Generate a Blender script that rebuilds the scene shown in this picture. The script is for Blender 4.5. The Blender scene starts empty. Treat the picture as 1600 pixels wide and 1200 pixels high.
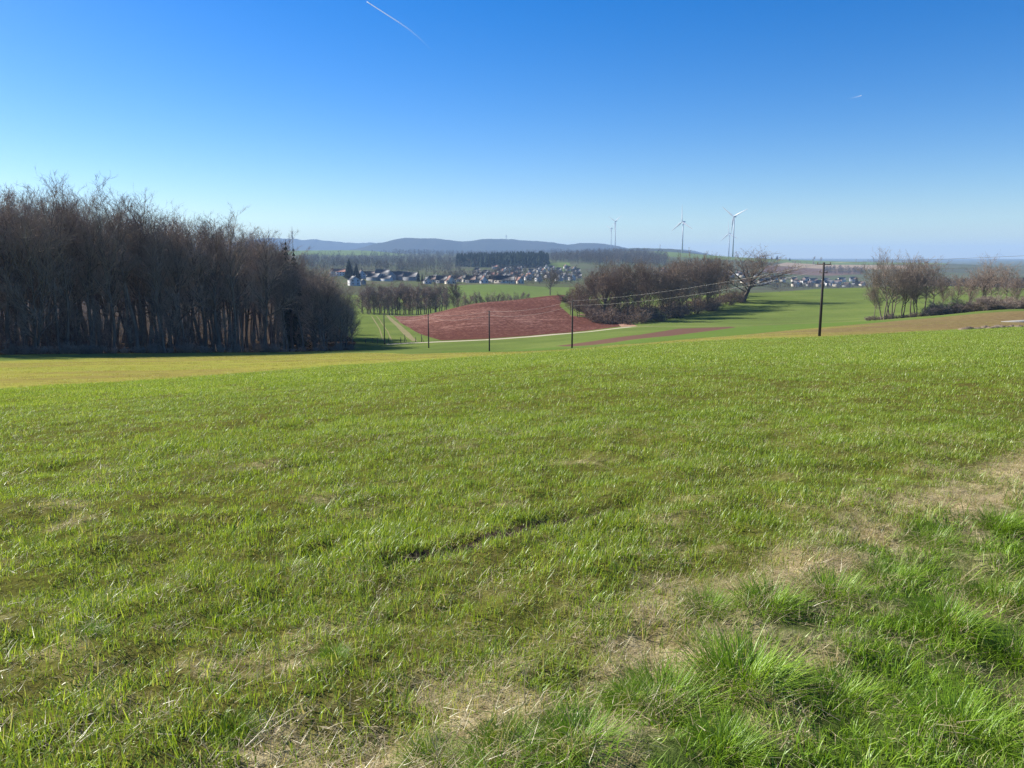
import bpy, math, random
import numpy as np
from mathutils import Vector, Matrix
from mathutils.geometry import delaunay_2d_cdt

sc = bpy.context.scene
col = sc.collection
rng = np.random.default_rng(7)
random.seed(7)
R = math.radians

# ------------------------------------------------------------------ camera
EYE = 1.62
PITCH = R(9.2)
F = 1201.0                                   # focal length in pixels of the 1600 px wide photograph
cam_d = bpy.data.cameras.new('camera')
cam = bpy.data.objects.new('camera', cam_d)
col.objects.link(cam)
cam.location = (0, 0, EYE)
cam.rotation_euler = (math.pi/2 - PITCH, 0, 0)
cam_d.sensor_width = 36
cam_d.lens = 36*F/1600
cam_d.clip_start = 0.05
cam_d.clip_end = 120000
sc.camera = cam

# ------------------------------------------------------------------ sky and sun
SUN_AZ, SUN_EL = R(-62), R(33)
world = bpy.data.worlds.new('World')
sc.world = world
world.use_nodes = True
wn = world.node_tree.nodes
sky = wn.new('ShaderNodeTexSky')
sky.sky_type = 'NISHITA'
sky.sun_disc = False
sky.sun_elevation = SUN_EL
sky.sun_rotation = SUN_AZ
sky.altitude = 400
sky.air_density = 1.0
sky.dust_density = 0.35
sky.ozone_density = 4.0
sat = wn.new('ShaderNodeHueSaturation')              # the camera's rich blue
sat.inputs['Saturation'].default_value = 1.45
sat.inputs['Hue'].default_value = .512
world.node_tree.links.new(sky.outputs[0], sat.inputs['Color'])
world.node_tree.links.new(sat.outputs[0], wn['Background'].inputs[0])
wn['Background'].inputs[1].default_value = 0.074
sun_d = bpy.data.lights.new('sun', 'SUN')
sun_d.energy = 5.0
sun_d.angle = R(0.53)
sun_d.color = (1.0, 0.95, 0.87)
sun = bpy.data.objects.new('sun', sun_d)
col.objects.link(sun)
SUN_DIR = Vector((math.sin(SUN_AZ)*math.cos(SUN_EL), math.cos(SUN_AZ)*math.cos(SUN_EL), math.sin(SUN_EL)))
sun.rotation_euler = SUN_DIR.to_track_quat('Z', 'Y').to_euler()
sun.location = (-60, 30, 60)

vs = sc.view_settings
vs.view_transform = 'Standard'
vs.look = 'None'
vs.gamma = 1
vs.exposure = 1.0
vs.use_curve_mapping = False
cy = sc.cycles
cy.max_bounces = 4
cy.diffuse_bounces = 2
cy.glossy_bounces = 1
cy.transmission_bounces = 3
cy.transparent_max_bounces = 8
cy.volume_bounces = 0
cy.use_denoising = True
cy.denoising_input_passes = 'RGB_ALBEDO_NORMAL'
cy.denoising_prefilter = 'NONE'
cy.use_adaptive_sampling = False
cy.caustics_reflective = False
cy.caustics_refractive = False

# ------------------------------------------------------------------ helpers
def tag(o, label=None, cat=None, group=None, kind=None):
    if label: o['label'] = label
    if cat: o['category'] = cat
    if group: o['group'] = group
    if kind: o['kind'] = kind
    return o

def mesh_np(name, V, tris=None, quads=None, smooth=False, attrs=None):
    """mesh from numpy arrays of triangles and quads"""
    V = np.asarray(V, dtype=np.float32).reshape(-1, 3)
    parts, starts = [], []
    n = 0
    if tris is not None and len(tris):
        t = np.asarray(tris, dtype=np.int32).reshape(-1, 3)
        parts.append(t.ravel()); starts.append(n + 3*np.arange(len(t))); n += t.size
    if quads is not None and len(quads):
        q = np.asarray(quads, dtype=np.int32).reshape(-1, 4)
        parts.append(q.ravel()); starts.append(n + 4*np.arange(len(q))); n += q.size
    me = bpy.data.meshes.new(name)
    me.vertices.add(len(V))
    me.vertices.foreach_set('co', V.ravel())
    if parts:
        L = np.concatenate(parts).astype(np.int32); S = np.concatenate(starts).astype(np.int32)
        me.loops.add(len(L)); me.loops.foreach_set('vertex_index', L)
        me.polygons.add(len(S)); me.polygons.foreach_set('loop_start', S)
    if attrs:
        for k, (typ, arr) in attrs.items():
            a = me.attributes.new(k, typ, 'POINT')
            arr = np.asarray(arr)
            if typ == 'FLOAT_VECTOR': a.data.foreach_set('vector', arr.astype(np.float32).ravel())
            else: a.data.foreach_set('value', arr.ravel())
    me.update(calc_edges=True)
    if smooth and parts:
        me.polygons.foreach_set('use_smooth', np.ones(len(me.polygons), dtype=bool))
    return me

def link(name, me, mat=None, parent=None, loc=None):
    o = bpy.data.objects.new(name, me)
    col.objects.link(o)
    if mat is not None and not me.materials: me.materials.append(mat)
    if parent is not None: o.parent = parent
    if loc is not None: o.location = loc
    return o

def empty(name, loc=(0, 0, 0), rz=0.0, s=1.0):
    o = bpy.data.objects.new(name, None)
    col.objects.link(o)
    o.location = loc; o.rotation_euler = (0, 0, rz)
    o.scale = (s, s, s) if np.isscalar(s) else s
    o.empty_display_size = 0.3
    return o

class MB:
    """collects boxes, tubes and prisms into one mesh"""
    def __init__(self): self.v, self.t, self.q = [], [], []
    def add(self, V, tris=(), quads=()):
        b = len(self.v)
        self.v.extend([tuple(p) for p in V])
        self.t.extend([tuple(b+i for i in f) for f in tris])
        self.q.extend([tuple(b+i for i in f) for f in quads])
    def box(self, a, b):
        (x0, y0, z0), (x1, y1, z1) = a, b
        self.add([(x0,y0,z0),(x1,y0,z0),(x1,y1,z0),(x0,y1,z0),(x0,y0,z1),(x1,y0,z1),(x1,y1,z1),(x0,y1,z1)],
                 quads=[(0,3,2,1),(4,5,6,7),(0,1,5,4),(1,2,6,5),(2,3,7,6),(3,0,4,7)])
    def tube(self, P, rad, n=6, cap=True):
        P = [np.asarray(p, float) for p in P]
        V = []
        for i, p in enumerate(P):
            d = P[min(i+1, len(P)-1)] - P[max(i-1, 0)]
            d = d/(np.linalg.norm(d)+1e-9)
            a = np.cross(d, (0, 0, 1) if abs(d[2]) < .9 else (1, 0, 0)); a /= np.linalg.norm(a)
            b = np.cross(d, a)
            for k in range(n):
                an = 2*math.pi*k/n
                V.append(p + rad[i]*(math.cos(an)*a + math.sin(an)*b))
        Q = [(i*n+k, i*n+(k+1) % n, (i+1)*n+(k+1) % n, (i+1)*n+k) for i in range(len(P)-1) for k in range(n)]
        T = []
        if cap:
            V += [P[0], P[-1]]
            c0, c1 = len(P)*n, len(P)*n+1
            T = [(c0, (k+1) % n, k) for k in range(n)] + [(c1, (len(P)-1)*n+k, (len(P)-1)*n+(k+1) % n) for k in range(n)]
        self.add(V, T, Q)
    def mesh(self, name, smooth=False): return mesh_np(name, self.v, self.t, self.q, smooth)

def copy_tree(o, parent=None):
    c = o.copy(); col.objects.link(c); c.parent = parent
    for ch in CH.get(o.name, []): 
        copy_tree(bpy.data.objects[ch], c)
    return c
CH = {}
def remember(root, kids): CH[root.name] = [k.name for k in kids]

def hash2(ix, iy, seed=0):
    ix, iy = np.asarray(ix), np.asarray(iy)
    n = (ix.astype(np.int64)*374761393 + iy.astype(np.int64)*668265263 + seed*974711) & 0xffffffff
    n = ((n ^ (n >> 13))*1274126177) & 0xffffffff
    return ((n ^ (n >> 16)) & 0xffff)/65535.0
def vnoise(x, y, seed=0):
    ix, iy = np.floor(x), np.floor(y); fx, fy = x-ix, y-iy
    fx = fx*fx*(3-2*fx); fy = fy*fy*(3-2*fy)
    a, b = hash2(ix, iy, seed), hash2(ix+1, iy, seed)
    c, d = hash2(ix, iy+1, seed), hash2(ix+1, iy+1, seed)
    return (a*(1-fx)+b*fx)*(1-fy) + (c*(1-fx)+d*fx)*fy
def fbm(x, y, seed=0, o=3):
    r = 0; a = 1; s = 0
    for k in range(o):
        r = r + a*vnoise(x*2**k, y*2**k, seed+k); s += a; a *= .5
    return r/s

# ------------------------------------------------------------------ shape of the land
def t_of(py): return math.tan(PITCH + math.atan((py-600.0)/F))
COLS = {   # column of the view: (distance in m, height in the picture) of the ground; slope value near the feet
 -500: (.095, [(30,640),(60,592),(90,566),(120,556),(300,535),(1000,440),(3000,405)]),
 0:    (.090, [(30,607),(70,571),(112,553),(300,525),(1000,440),(3000,405)]),
 270:  (.080, [(35,591),(80,564),(132,551),(300,520),(1000,430),(3000,400)]),
 430:  (.075, [(38,580),(80,561),(158,550),(300,510),(600,452),(1000,427),(2200,399),(3000,392),(4500,392)]),
 555:  (.070, [(43,570),(90,556),(165,547),(185,537.5),(300,494),(330,490),(420,470),(600,446),(1000,426),(1600,412),(2500,398),(3200,391),(4500,393)]),
 640:  (.066, [(46,565),(100,553),(160,545),(182,536.5),(310,493),(345,491),(450,466),(620,446),(1000,428),(1600,413),(2500,400),(3200,396),(4500,396)]),
 760:  (.060, [(50,557),(100,551),(137,549),(150,542),(185,531),(290,477),(310,472),(335,477),(375,490),(440,468),(560,447),(1000,431),(1400,416),(2200,404),(3200,398),(4500,396)]),
 880:  (.055, [(54,549),(112,545),(140,537),(200,522),(212,519),(320,464),(335,461),(365,468),(400,478),(480,461),(600,448),(900,436),(1200,424),(1500,410),(1900,403),(2500,400),(3500,394)]),
 1000: (.052, [(60,540),(100,532),(150,522),(215,510),(250,499),(330,474),(420,466),(600,449),(1000,430),(1500,412),(2000,398),(2600,392),(3200,396),(4500,400)]),
 1150: (.050, [(65,531),(100,523),(150,515),(210,507),(260,488),(300,469),(345,458),(420,462),(600,458),(900,448),(1300,430),(1800,412),(2400,402),(3200,402)]),
 1290: (.048, [(70,526),(110,511),(150,507),(200,503),(300,468),(400,451),(480,459),(700,456),(1000,449),(1200,443),(1500,430),(1800,420),(2200,412),(2600,408),(3200,412)]),
 1450: (.046, [(78,518),(110,503),(150,494),(175,492),(300,464),(420,447),(500,456),(800,452),(1200,440),(1500,430),(1900,419),(2400,411),(3000,414)]),
 1600: (.045, [(85,511),(105,503),(130,488),(160,479),(300,462),(420,450),(520,456),(900,448),(1500,432),(2200,420),(3200,413)]),
 2000: (.045, [(100,505),(160,478),(300,465),(420,455),(900,448),(1500,432),(3200,414)]),
}
def pchip_slopes(x, y):
    h = np.diff(x); dl = np.diff(y)/h
    m = np.zeros_like(y)
    w1 = 2*h[1:]+h[:-1]; w2 = h[1:]+2*h[:-1]
    ok = dl[:-1]*dl[1:] > 0
    with np.errstate(divide='ignore', invalid='ignore'):
        mm = (w1+w2)/(w1/dl[:-1] + w2/dl[1:])
    m[1:-1] = np.where(ok, mm, 0)
    m[0], m[-1] = dl[0], 0
    return m
def hermite(x, xs, ys, ms):
    i = np.clip(np.searchsorted(xs, x)-1, 0, len(xs)-2)
    h = xs[i+1]-xs[i]; t = np.clip((x-xs[i])/h, 0, 1)
    return ((1+2*t)*(1-t)**2*ys[i] + t*(1-t)**2*h*ms[i] + t*t*(3-2*t)*ys[i+1] + t*t*(t-1)*h*ms[i+1])
CU, CT = [], []
for px in sorted(COLS):
    s0, rows = COLS[px]
    xs = [math.log(2.0), math.log(8.0)]; ys = [s0, s0]
    for d, py in rows:
        xs.append(math.log(d)); ys.append(t_of(py) - EYE/d)
    xs.append(math.log(12000)); ys.append(t_of(404) - EYE/12000)
    xs, ys = np.array(xs), np.array(ys)
    CU.append((px-800)/1200.0); CT.append((xs, ys, pchip_slopes(xs, ys)))
CU = np.array(CU)
RUT = None
def height(x, y, fine=True):
    x = np.asarray(x, float); y = np.asarray(y, float)
    sh = x.shape; x = x.ravel(); y = y.ravel()
    d = np.where(y > 8, y, 4 + 4*np.exp((np.minimum(y, 8)-8)/4))
    u = np.clip(x/d, CU[0], CU[-1])
    ld = np.log(d)
    G = np.stack([hermite(ld, *c) for c in CT], 1)
    S = np.empty(len(x))
    h = np.diff(CU)
    dl = np.diff(G, axis=1)/h
    m = np.zeros_like(G)
    ok = dl[:, :-1]*dl[:, 1:] > 0
    with np.errstate(divide='ignore', invalid='ignore'):
        w1 = 2*h[1:]+h[:-1]; w2 = h[1:]+2*h[:-1]
        m[:, 1:-1] = np.where(ok, (w1+w2)/(w1/dl[:, :-1]+w2/dl[:, 1:]), 0)
    i = np.clip(np.searchsorted(CU, u)-1, 0, len(CU)-2)
    r = np.arange(len(x)); hh = h[i]; t = (u-CU[i])/hh
    S = ((1+2*t)*(1-t)**2*G[r, i] + t*(1-t)**2*hh*m[r, i] + t*t*(3-2*t)*G[r, i+1] + t*t*(t-1)*hh*m[r, i+1])
    z = -S*y
    if fine:
        rr = np.hypot(x, y)
        k = np.clip((60-rr)/50, 0, 1)
        z = z + k*(0.15*(fbm(x/.5, y/.5, 3)-.5)*np.clip((26-rr)/18, .4, 1) + .05*(vnoise(x/.17, y/.17, 17)-.5)*np.clip((12-rr)/6, 0, 1) + .12*(fbm(x/2.3, y/2.3, 11)-.5))
        if RUT is not None:
            near = rr < 25
            if near.any():
                dd = seg_dist(x[near], y[near], RUT)
                z[near] -= .05*np.exp(-(dd/.09)**2)*(.3+1.1*fbm(x[near]/.5, y[near]/.5, 19)) - .02*np.exp(-((dd-.22)/.1)**2)
    return z.reshape(sh)
def H1(x, y): return float(height(np.array([x]), np.array([y]))[0])
def seg_dist(x, y, P):
    best = np.full(x.shape, 1e9)
    for (ax, ay), (bx, by) in zip(P[:-1], P[1:]):
        vx, vy = bx-ax, by-ay
        t = np.clip(((x-ax)*vx + (y-ay)*vy)/(vx*vx+vy*vy), 0, 1)
        best = np.minimum(best, np.hypot(x-ax-t*vx, y-ay-t*vy))
    return best
def ray(px, py):
    xc, yc = (px-800)/F, (600-py)/F
    return np.array([xc, math.cos(PITCH)+yc*math.sin(PITCH), -math.sin(PITCH)+yc*math.cos(PITCH)])
def at(px, py, d):
    r = ray(px, py); return np.array([0, 0, EYE]) + r*(d/r[1])
DG = np.geomspace(1.6, 6000, 1500)
def ground(px, py, dmax=6000):
    """first point of the land under a point of the picture"""
    r = ray(px, py); r = r/r[1]
    g = DG[DG < dmax]
    z = EYE + r[2]*g - height(r[0]*g, g)
    k = np.argmax(z < 0) if (z < 0).any() else len(g)-1
    if k > 0:
        f = z[k-1]/(z[k-1]-z[k]+1e-9); d = g[k-1]+f*(g[k]-g[k-1])
    else: d = g[k]
    return float(r[0]*d), float(d)
def spot(px, d):
    """world place at distance d in the column px of the view"""
    return (px-800)/F/math.cos(PITCH)*math.cos(PITCH)**2*d*1.0, d

# ------------------------------------------------------------------ materials
def new_mat(name):
    m = bpy.data.materials.new(name); m.use_nodes = True
    nt = m.node_tree
    return m, nt, nt.nodes.get('Principled BSDF')
def nd(nt, typ, **kw):
    n = nt.nodes.new(typ)
    for k, v in kw.items(): setattr(n, k, v)
    return n
def ramp(nt, stops, fac):
    r = nd(nt, 'ShaderNodeValToRGB')
    e = r.color_ramp.elements
    while len(e) < len(stops): e.new(0.5)
    for k, (p, c) in enumerate(stops):
        e[k].position = p; e[k].color = (*c, 1)
    nt.links.new(fac, r.inputs[0])
    return r.outputs[0]
def noise(nt, scale, detail=4, rough=.6, vec=None):
    n = nd(nt, 'ShaderNodeTexNoise'); n.inputs['Scale'].default_value = scale
    n.inputs['Detail'].default_value = detail; n.inputs['Roughness'].default_value = rough
    if vec is not None: nt.links.new(vec, n.inputs['Vector'])
    return n.outputs['Fac']
def wpos(nt, scale=(1, 1, 1), rz=0.0):
    g = nd(nt, 'ShaderNodeNewGeometry')
    mp = nd(nt, 'ShaderNodeMapping'); mp.inputs['Scale'].default_value = scale; mp.inputs['Rotation'].default_value = (0, 0, rz)
    nt.links.new(g.outputs['Position'], mp.inputs['Vector'])
    return mp.outputs['Vector']
def mix(nt, fac, a, b, mode='MIX'):
    m = nd(nt, 'ShaderNodeMix', data_type='RGBA', blend_type=mode)
    for s, v in ((m.inputs[0], fac), (m.inputs[6], a), (m.inputs[7], b)):
        if hasattr(v, 'node'): nt.links.new(v, s)
        elif isinstance(v, (int, float)): s.default_value = v
        else: s.default_value = (*v, 1)
    return m.outputs[2]
def math_n(nt, op, a, b=0.0, clamp=False):
    m = nd(nt, 'ShaderNodeMath', operation=op, use_clamp=clamp)
    for s, v in ((m.inputs[0], a), (m.inputs[1], b)):
        if hasattr(v, 'node'): nt.links.new(v, s)
        else: s.default_value = v
    return m.outputs[0]
def ground_mat(name, fine, coarse, s_fine=3.0, s_coarse=.08, f_mix=.5, bump=.3, bdist=.1, stretch=(1,1,1), rz=0.0, attr=None, rough=.95):
    """land: a fine and a coarse set of colours mixed over world position"""
    m, nt, b = new_mat(name)
    v = wpos(nt, stretch, rz)
    nf = noise(nt, s_fine, 6, .7, v)
    nc = noise(nt, s_coarse, 4, .6, v)
    c = mix(nt, f_mix, ramp(nt, fine, nf), ramp(nt, coarse, nc))
    if attr:
        a = nd(nt, 'ShaderNodeAttribute', attribute_name=attr[0])
        f = math_n(nt, 'ADD', a.outputs['Fac'], math_n(nt, 'MULTIPLY', math_n(nt, 'SUBTRACT', nf, .5), 1.2), True)
        f = math_n(nt, 'MULTIPLY', f, math_n(nt, 'MINIMUM', math_n(nt, 'MULTIPLY', a.outputs['Fac'], 3.0), 1.0), True)
        c = mix(nt, f, c, ramp(nt, attr[1], nf))
    nt.links.new(c, b.inputs['Base Color'])
    b.inputs['Roughness'].default_value = rough
    b.inputs['Specular IOR Level'].default_value = .0
    if bump:
        bp = nd(nt, 'ShaderNodeBump'); bp.inputs['Strength'].default_value = bump; bp.inputs['Distance'].default_value = bdist
        nt.links.new(nf, bp.inputs['Height']); nt.links.new(bp.outputs[0], b.inputs['Normal'])
    return m
def plain(name, c, rough=.7, vary=.15, scale=2.0, spec=.3, metal=0):
    m, nt, b = new_mat(name)
    n = noise(nt, scale, 5, .65, wpos(nt))
    lo = tuple(x*(1-vary) for x in c); hi = tuple(min(1, x*(1+vary)) for x in c)
    nt.links.new(ramp(nt, [(.3, lo), (.7, hi)], n), b.inputs['Base Color'])
    b.inputs['Roughness'].default_value = rough; b.inputs['Specular IOR Level'].default_value = spec
    b.inputs['Metallic'].default_value = metal
    return m

straw_c = [(.3, (.19,.14,.07)), (.5, (.40,.32,.17)), (.7, (.56,.47,.28))]
MAT = {}
MAT['crop'] = ground_mat('winter_crop_ground', [(.3,(.05,.038,.02)),(.48,(.095,.082,.024)),(.62,(.13,.13,.026)),(.8,(.20,.18,.05))],
                         [(.35,(.10,.09,.022)),(.5,(.11,.125,.022)),(.65,(.14,.15,.028))], 9, .12, .45, .7, .06, attr=('dry', straw_c))
MAT['verge'] = ground_mat('verge_ground', [(.3,(.035,.03,.015)),(.5,(.06,.09,.018)),(.7,(.10,.15,.03))],
                          [(.35,(.05,.07,.018)),(.65,(.10,.14,.03))], 11, .5, .4, .8, .06, attr=('dry', straw_c))
MAT['soil'] = ground_mat('bare_soil', [(.3,(.035,.025,.016)),(.5,(.085,.06,.038)),(.7,(.15,.11,.07))], [(.3,(.06,.045,.03)),(.7,(.1,.075,.05))], 14, 1, .35, .9, .05)
def fallow_mat():
    m = ground_mat('fallow_strip', [(.32,(.12,.08,.035)),(.45,(.22,.185,.05)),(.58,(.29,.285,.05)),(.72,(.21,.255,.045))],
                   [(.40,(.20,.15,.055)),(.50,(.28,.275,.05)),(.6,(.23,.265,.045))], 2.2, .10, .5, .5, .1, stretch=(.45,1.0,1), rz=-.85)
    nt = m.node_tree; b = nt.nodes['Principled BSDF']
    old = b.inputs['Base Color'].links[0].from_socket
    g = nd(nt, 'ShaderNodeNewGeometry'); sx = nd(nt, 'ShaderNodeSeparateXYZ'); nt.links.new(g.outputs['Position'], sx.inputs[0])
    n = noise(nt, .09, 4, .6, wpos(nt, (.4, 1, 1), -.6))
    f = math_n(nt, 'ADD', math_n(nt, 'MULTIPLY', sx.outputs['X'], .018), math_n(nt, 'MULTIPLY', math_n(nt, 'SUBTRACT', n, .5), 3.0))
    f = math_n(nt, 'MULTIPLY', f, 1.0, True)
    br = ramp(nt, [(.35,(.10,.066,.036)),(.5,(.17,.115,.06)),(.68,(.25,.19,.09))], noise(nt, 2.5, 5, .7, wpos(nt, (.45, 1, 1), -.85)))
    nt.links.new(mix(nt, math_n(nt, 'MULTIPLY', f, .85), old, br), b.inputs['Base Color'])
    return m
MAT['fallow'] = fallow_mat()
MAT['meadow'] = ground_mat('meadow', [(.32,(.075,.10,.028)),(.5,(.115,.155,.038)),(.68,(.165,.195,.055))],
                           [(.38,(.10,.13,.034)),(.5,(.12,.165,.038)),(.62,(.16,.195,.05))], 1.6, .05, .55, .4, .1)
MAT['crop2'] = ground_mat('young_crop', [(.3,(.08,.10,.025)),(.5,(.105,.165,.035)),(.7,(.14,.20,.045))],
                          [(.35,(.095,.14,.03)),(.65,(.115,.175,.035))], 1.4, .05, .5, .35, .08)
MAT['forest_floor'] = ground_mat('leaf_litter', [(.3,(.025,.018,.011)),(.5,(.05,.034,.02)),(.7,(.10,.065,.04))], [(.3,(.03,.022,.014)),(.7,(.06,.042,.026))], 3, .2, .4, .6, .15)
MAT['track'] = ground_mat('track_gravel', [(.3,(.36,.30,.22)),(.7,(.52,.45,.34))], [(.3,(.40,.34,.25)),(.7,(.48,.41,.31))], 4, .4, .5, .3, .03)
MAT['red_dirt'] = ground_mat('red_dirt', [(.3,(.26,.14,.09)),(.7,(.42,.26,.18))], [(.3,(.3,.17,.11)),(.7,(.38,.24,.17))], 3, .3, .5, .3, .05)
MAT['bank'] = ground_mat('dry_bank', [(.3,(.15,.13,.06)),(.7,(.30,.26,.14))], [(.3,(.2,.18,.08)),(.7,(.26,.22,.12))], 2, .3, .5, .4, .1)
MAT['bare_strip'] = ground_mat('bare_strip', [(.3,(.10,.055,.04)),(.7,(.17,.10,.07))], [(.3,(.12,.07,.05)),(.7,(.15,.085,.06))], 1.5, .2, .5, .5, .1)
MAT['far_land'] = ground_mat('far_land', [(.3,(.06,.06,.035)),(.7,(.11,.11,.06))], [(.4,(.085,.08,.05)),(.52,(.09,.12,.045)),(.62,(.13,.12,.07))], .05, .006, .6, .2, .5)
MAT['far_green'] = ground_mat('far_pasture', [(.3,(.09,.13,.035)),(.7,(.15,.20,.055))], [(.3,(.11,.16,.04)),(.7,(.15,.19,.05))], .2, .01, .5, .2, .3)
MAT['far_tan'] = ground_mat('far_stubble', [(.3,(.26,.19,.12)),(.7,(.36,.27,.18))], [(.3,(.3,.22,.14)),(.7,(.34,.26,.17))], .2, .01, .5, .2, .3)
MAT['far_brown'] = ground_mat('far_ploughland', [(.3,(.12,.075,.055)),(.7,(.18,.12,.09))], [(.3,(.14,.09,.065)),(.7,(.17,.11,.08))], .2, .01, .5, .2, .3)
def plough_mat():
    m, nt, b = new_mat('ploughed_red_soil')
    v = wpos(nt, (.07, .8, 1), R(-38))
    w = wpos(nt)
    nf = noise(nt, 1.0, 6, .78, v)
    nc = noise(nt, .03, 3, .55, w)
    n3 = noise(nt, .9, 6, .75, w)
    base = ramp(nt, [(.3, (.065,.026,.019)), (.5, (.115,.047,.034)), (.68, (.19,.086,.062))], n3)
    # the dry crest of the field, where the clods have turned pale
    gx, gy = DRY_SPOT
    ds = nd(nt, 'ShaderNodeVectorMath', operation='DISTANCE'); ds.inputs[1].default_value = (gx, gy, 0)
    fl = nd(nt, 'ShaderNodeVectorMath', operation='MULTIPLY'); fl.inputs[1].default_value = (1, .8, 0)
    gg = nd(nt, 'ShaderNodeNewGeometry'); nt.links.new(gg.outputs['Position'], fl.inputs[0]); nt.links.new(fl.outputs[0], ds.inputs[0]); ds.inputs[1].default_value = (gx, gy*.8, 0)
    dm = math_n(nt, 'SUBTRACT', .70, math_n(nt, 'MULTIPLY', ds.outputs['Value'], .017))
    f = math_n(nt, 'ADD', math_n(nt, 'MULTIPLY', math_n(nt, 'SUBTRACT', nf, .53), 5.0), math_n(nt, 'MULTIPLY', math_n(nt, 'SUBTRACT', nc, .5), 2.5))
    f = math_n(nt, 'ADD', f, dm)
    f = math_n(nt, 'ADD', f, math_n(nt, 'MULTIPLY', math_n(nt, 'SUBTRACT', n3, .5), 4.0))
    wv = nd(nt, 'ShaderNodeTexWave', bands_direction='Y'); wv.inputs['Scale'].default_value = .17; wv.inputs['Distortion'].default_value = 1.6; wv.inputs['Detail'].default_value = 3
    nt.links.new(wpos(nt, (1, 1, 0), R(-38)), wv.inputs['Vector'])
    f = math_n(nt, 'ADD', f, math_n(nt, 'MULTIPLY', math_n(nt, 'SUBTRACT', wv.outputs['Fac'], .62), .7))
    f = math_n(nt, 'MULTIPLY', f, .8, True)
    c = mix(nt, f, base, (.46, .26, .195))
    c = mix(nt, math_n(nt, 'MULTIPLY', wv.outputs['Fac'], .35), c, (.07, .03, .022))
    nt.links.new(c, b.inputs['Base Color'])
    b.inputs['Roughness'].default_value = .9; b.inputs['Specular IOR Level'].default_value = .0
    bp = nd(nt, 'ShaderNodeBump'); bp.inputs['Strength'].default_value = .8; bp.inputs['Distance'].default_value = .3
    nt.links.new(nf, bp.inputs['Height']); nt.links.new(bp.outputs[0], b.inputs['Normal'])
    return m
DRY_SPOT = (-26.0, 262.0)
MAT['plough'] = plough_mat()

def bark_mat(name, lo, hi, scale=1.5):
    m, nt, b = new_mat(name)
    n = noise(nt, scale, 5, .7, wpos(nt, (1, 1, .25)))
    oi = nd(nt, 'ShaderNodeObjectInfo')
    c = ramp(nt, [(.3, lo), (.7, hi)], n)
    h = nd(nt, 'ShaderNodeHueSaturation')
    nt.links.new(c, h.inputs['Color'])
    nt.links.new(math_n(nt, 'ADD', .75, math_n(nt, 'MULTIPLY', oi.outputs['Random'], .5)), h.inputs['Value'])
    nt.links.new(h.outputs[0], b.inputs['Base Color'])
    b.inputs['Roughness'].default_value = .85; b.inputs['Specular IOR Level'].default_value = .05
    return m
MAT['bark'] = bark_mat('tree_bark', (.095,.071,.054), (.20,.158,.125))
MAT['twig'] = bark_mat('twigs', (.205,.155,.12), (.38,.30,.235))
MAT['twig_brown'] = bark_mat('brown_twigs', (.145,.105,.075), (.28,.208,.15))
MAT['litter_twig'] = bark_mat('dead_leaf_twigs', (.12,.06,.035), (.24,.13,.08))
MAT['needle'] = bark_mat('conifer_needles', (.014,.024,.016), (.032,.05,.028))
MAT['far_wood'] = bark_mat('far_bare_wood', (.075,.06,.045), (.15,.12,.09), .05)

# ------------------------------------------------------------------ plan of the fields
VERGE = [(-12.5,-7.5),(-5,-1.2),(-.8,2.35),(.4,3.0),(1.1,3.75),(2.5,4.95),(4.2,6.4),(20,19.5),(90,76)]
def G(*pts): return [ground(*p) for p in pts]
def D(*pts): return [spot(*p) for p in pts]
RUT = G((596,884),(660,868),(740,848),(800,832),(870,818),(975,795))
crop_far = D((-700,24),(-500,26),(0,30),(200,33.5),(400,38),(560,43),(700,48),(800,52),(900,56),(1000,60),(1150,65),(1290,69),(1450,78),(1600,85),(2100,112))
strip_far = D((-700,72),(-300,80),(0,86),(150,95),(270,104),(430,112),(540,118),(600,112)) + G((640,553.5),(760,550.5),(900,545.6),(1000,537),(1100,528),(1200,519.5),(1300,510.5),(1400,501.5),(1500,492.5),(1600,486)) + D((2100,150))
def offset(P, w):
    P = [np.array(p, float) for p in P]; L, Rr = [], []
    for i, p in enumerate(P):
        d = P[min(i+1, len(P)-1)] - P[max(i-1, 0)]; d = d/np.linalg.norm(d)
        n = np.array([-d[1], d[0]]); ww = w[i] if not np.isscalar(w) else w
        L.append(tuple(p+n*ww)); Rr.append(tuple(p-n*ww))
    return L + Rr[::-1]
track_pts = G((604,538),(640,536),(700,533.5),(760,531),(830,526),(900,520),(960,513.5),(988,510.5))
thin_pts = G((990,510.3),(1060,509.6),(1140,509.5),(1240,505.5),(1330,502),(1372,499.5))
spur_pts = G((984,510),(974,504),(955,498),(930,494.5),(905,491))
bank_pts = D((602,312)) + G((612,500),(624,510),(634,520),(648,533))
wheel_a = D((578,300)) + G((585,502),(592,514),(598,532))
wheel_b = D((585,300)) + G((596,506),(606,518),(613,532))
forest_edge_px = [(-700,82),(-300,92),(0,110),(135,120),(270,131),(360,144),(430,156),(500,163),(545,169)]
forest_poly = [spot(p, d-1) for p, d in forest_edge_px] + D((553,190),(500,330),(470,560),(430,1100),(270,1500),(0,1500),(-700,1000))
plough_poly = D((612,303),(660,303),(700,305),(760,311),(820,326),(866,336),(884,335)) + G((874,478),(892,493),(935,497.5),(965,503.5),(976,509.5),(900,518.5),(830,524.5),(760,529.5),(690,532),(655,521),(625,504))
wedge_poly = G((868,540.5),(930,532.5),(1000,523),(1060,513.5),(1140,510.5),(1152,511.2),(1050,524.5),(960,535),(890,541.2))
crop2_poly = G((690,551.8),(760,549.8),(900,545),(1000,536.4),(1100,527.4),(1200,518.8),(1300,509.8),(1400,501),(1372,500.2),(1330,502.6),(1240,506.2),(1152,511.4),(1050,525),(960,535.6),(890,541.8),(760,546),(690,548.5))
shoot = lambda pts: D(*pts)
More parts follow.
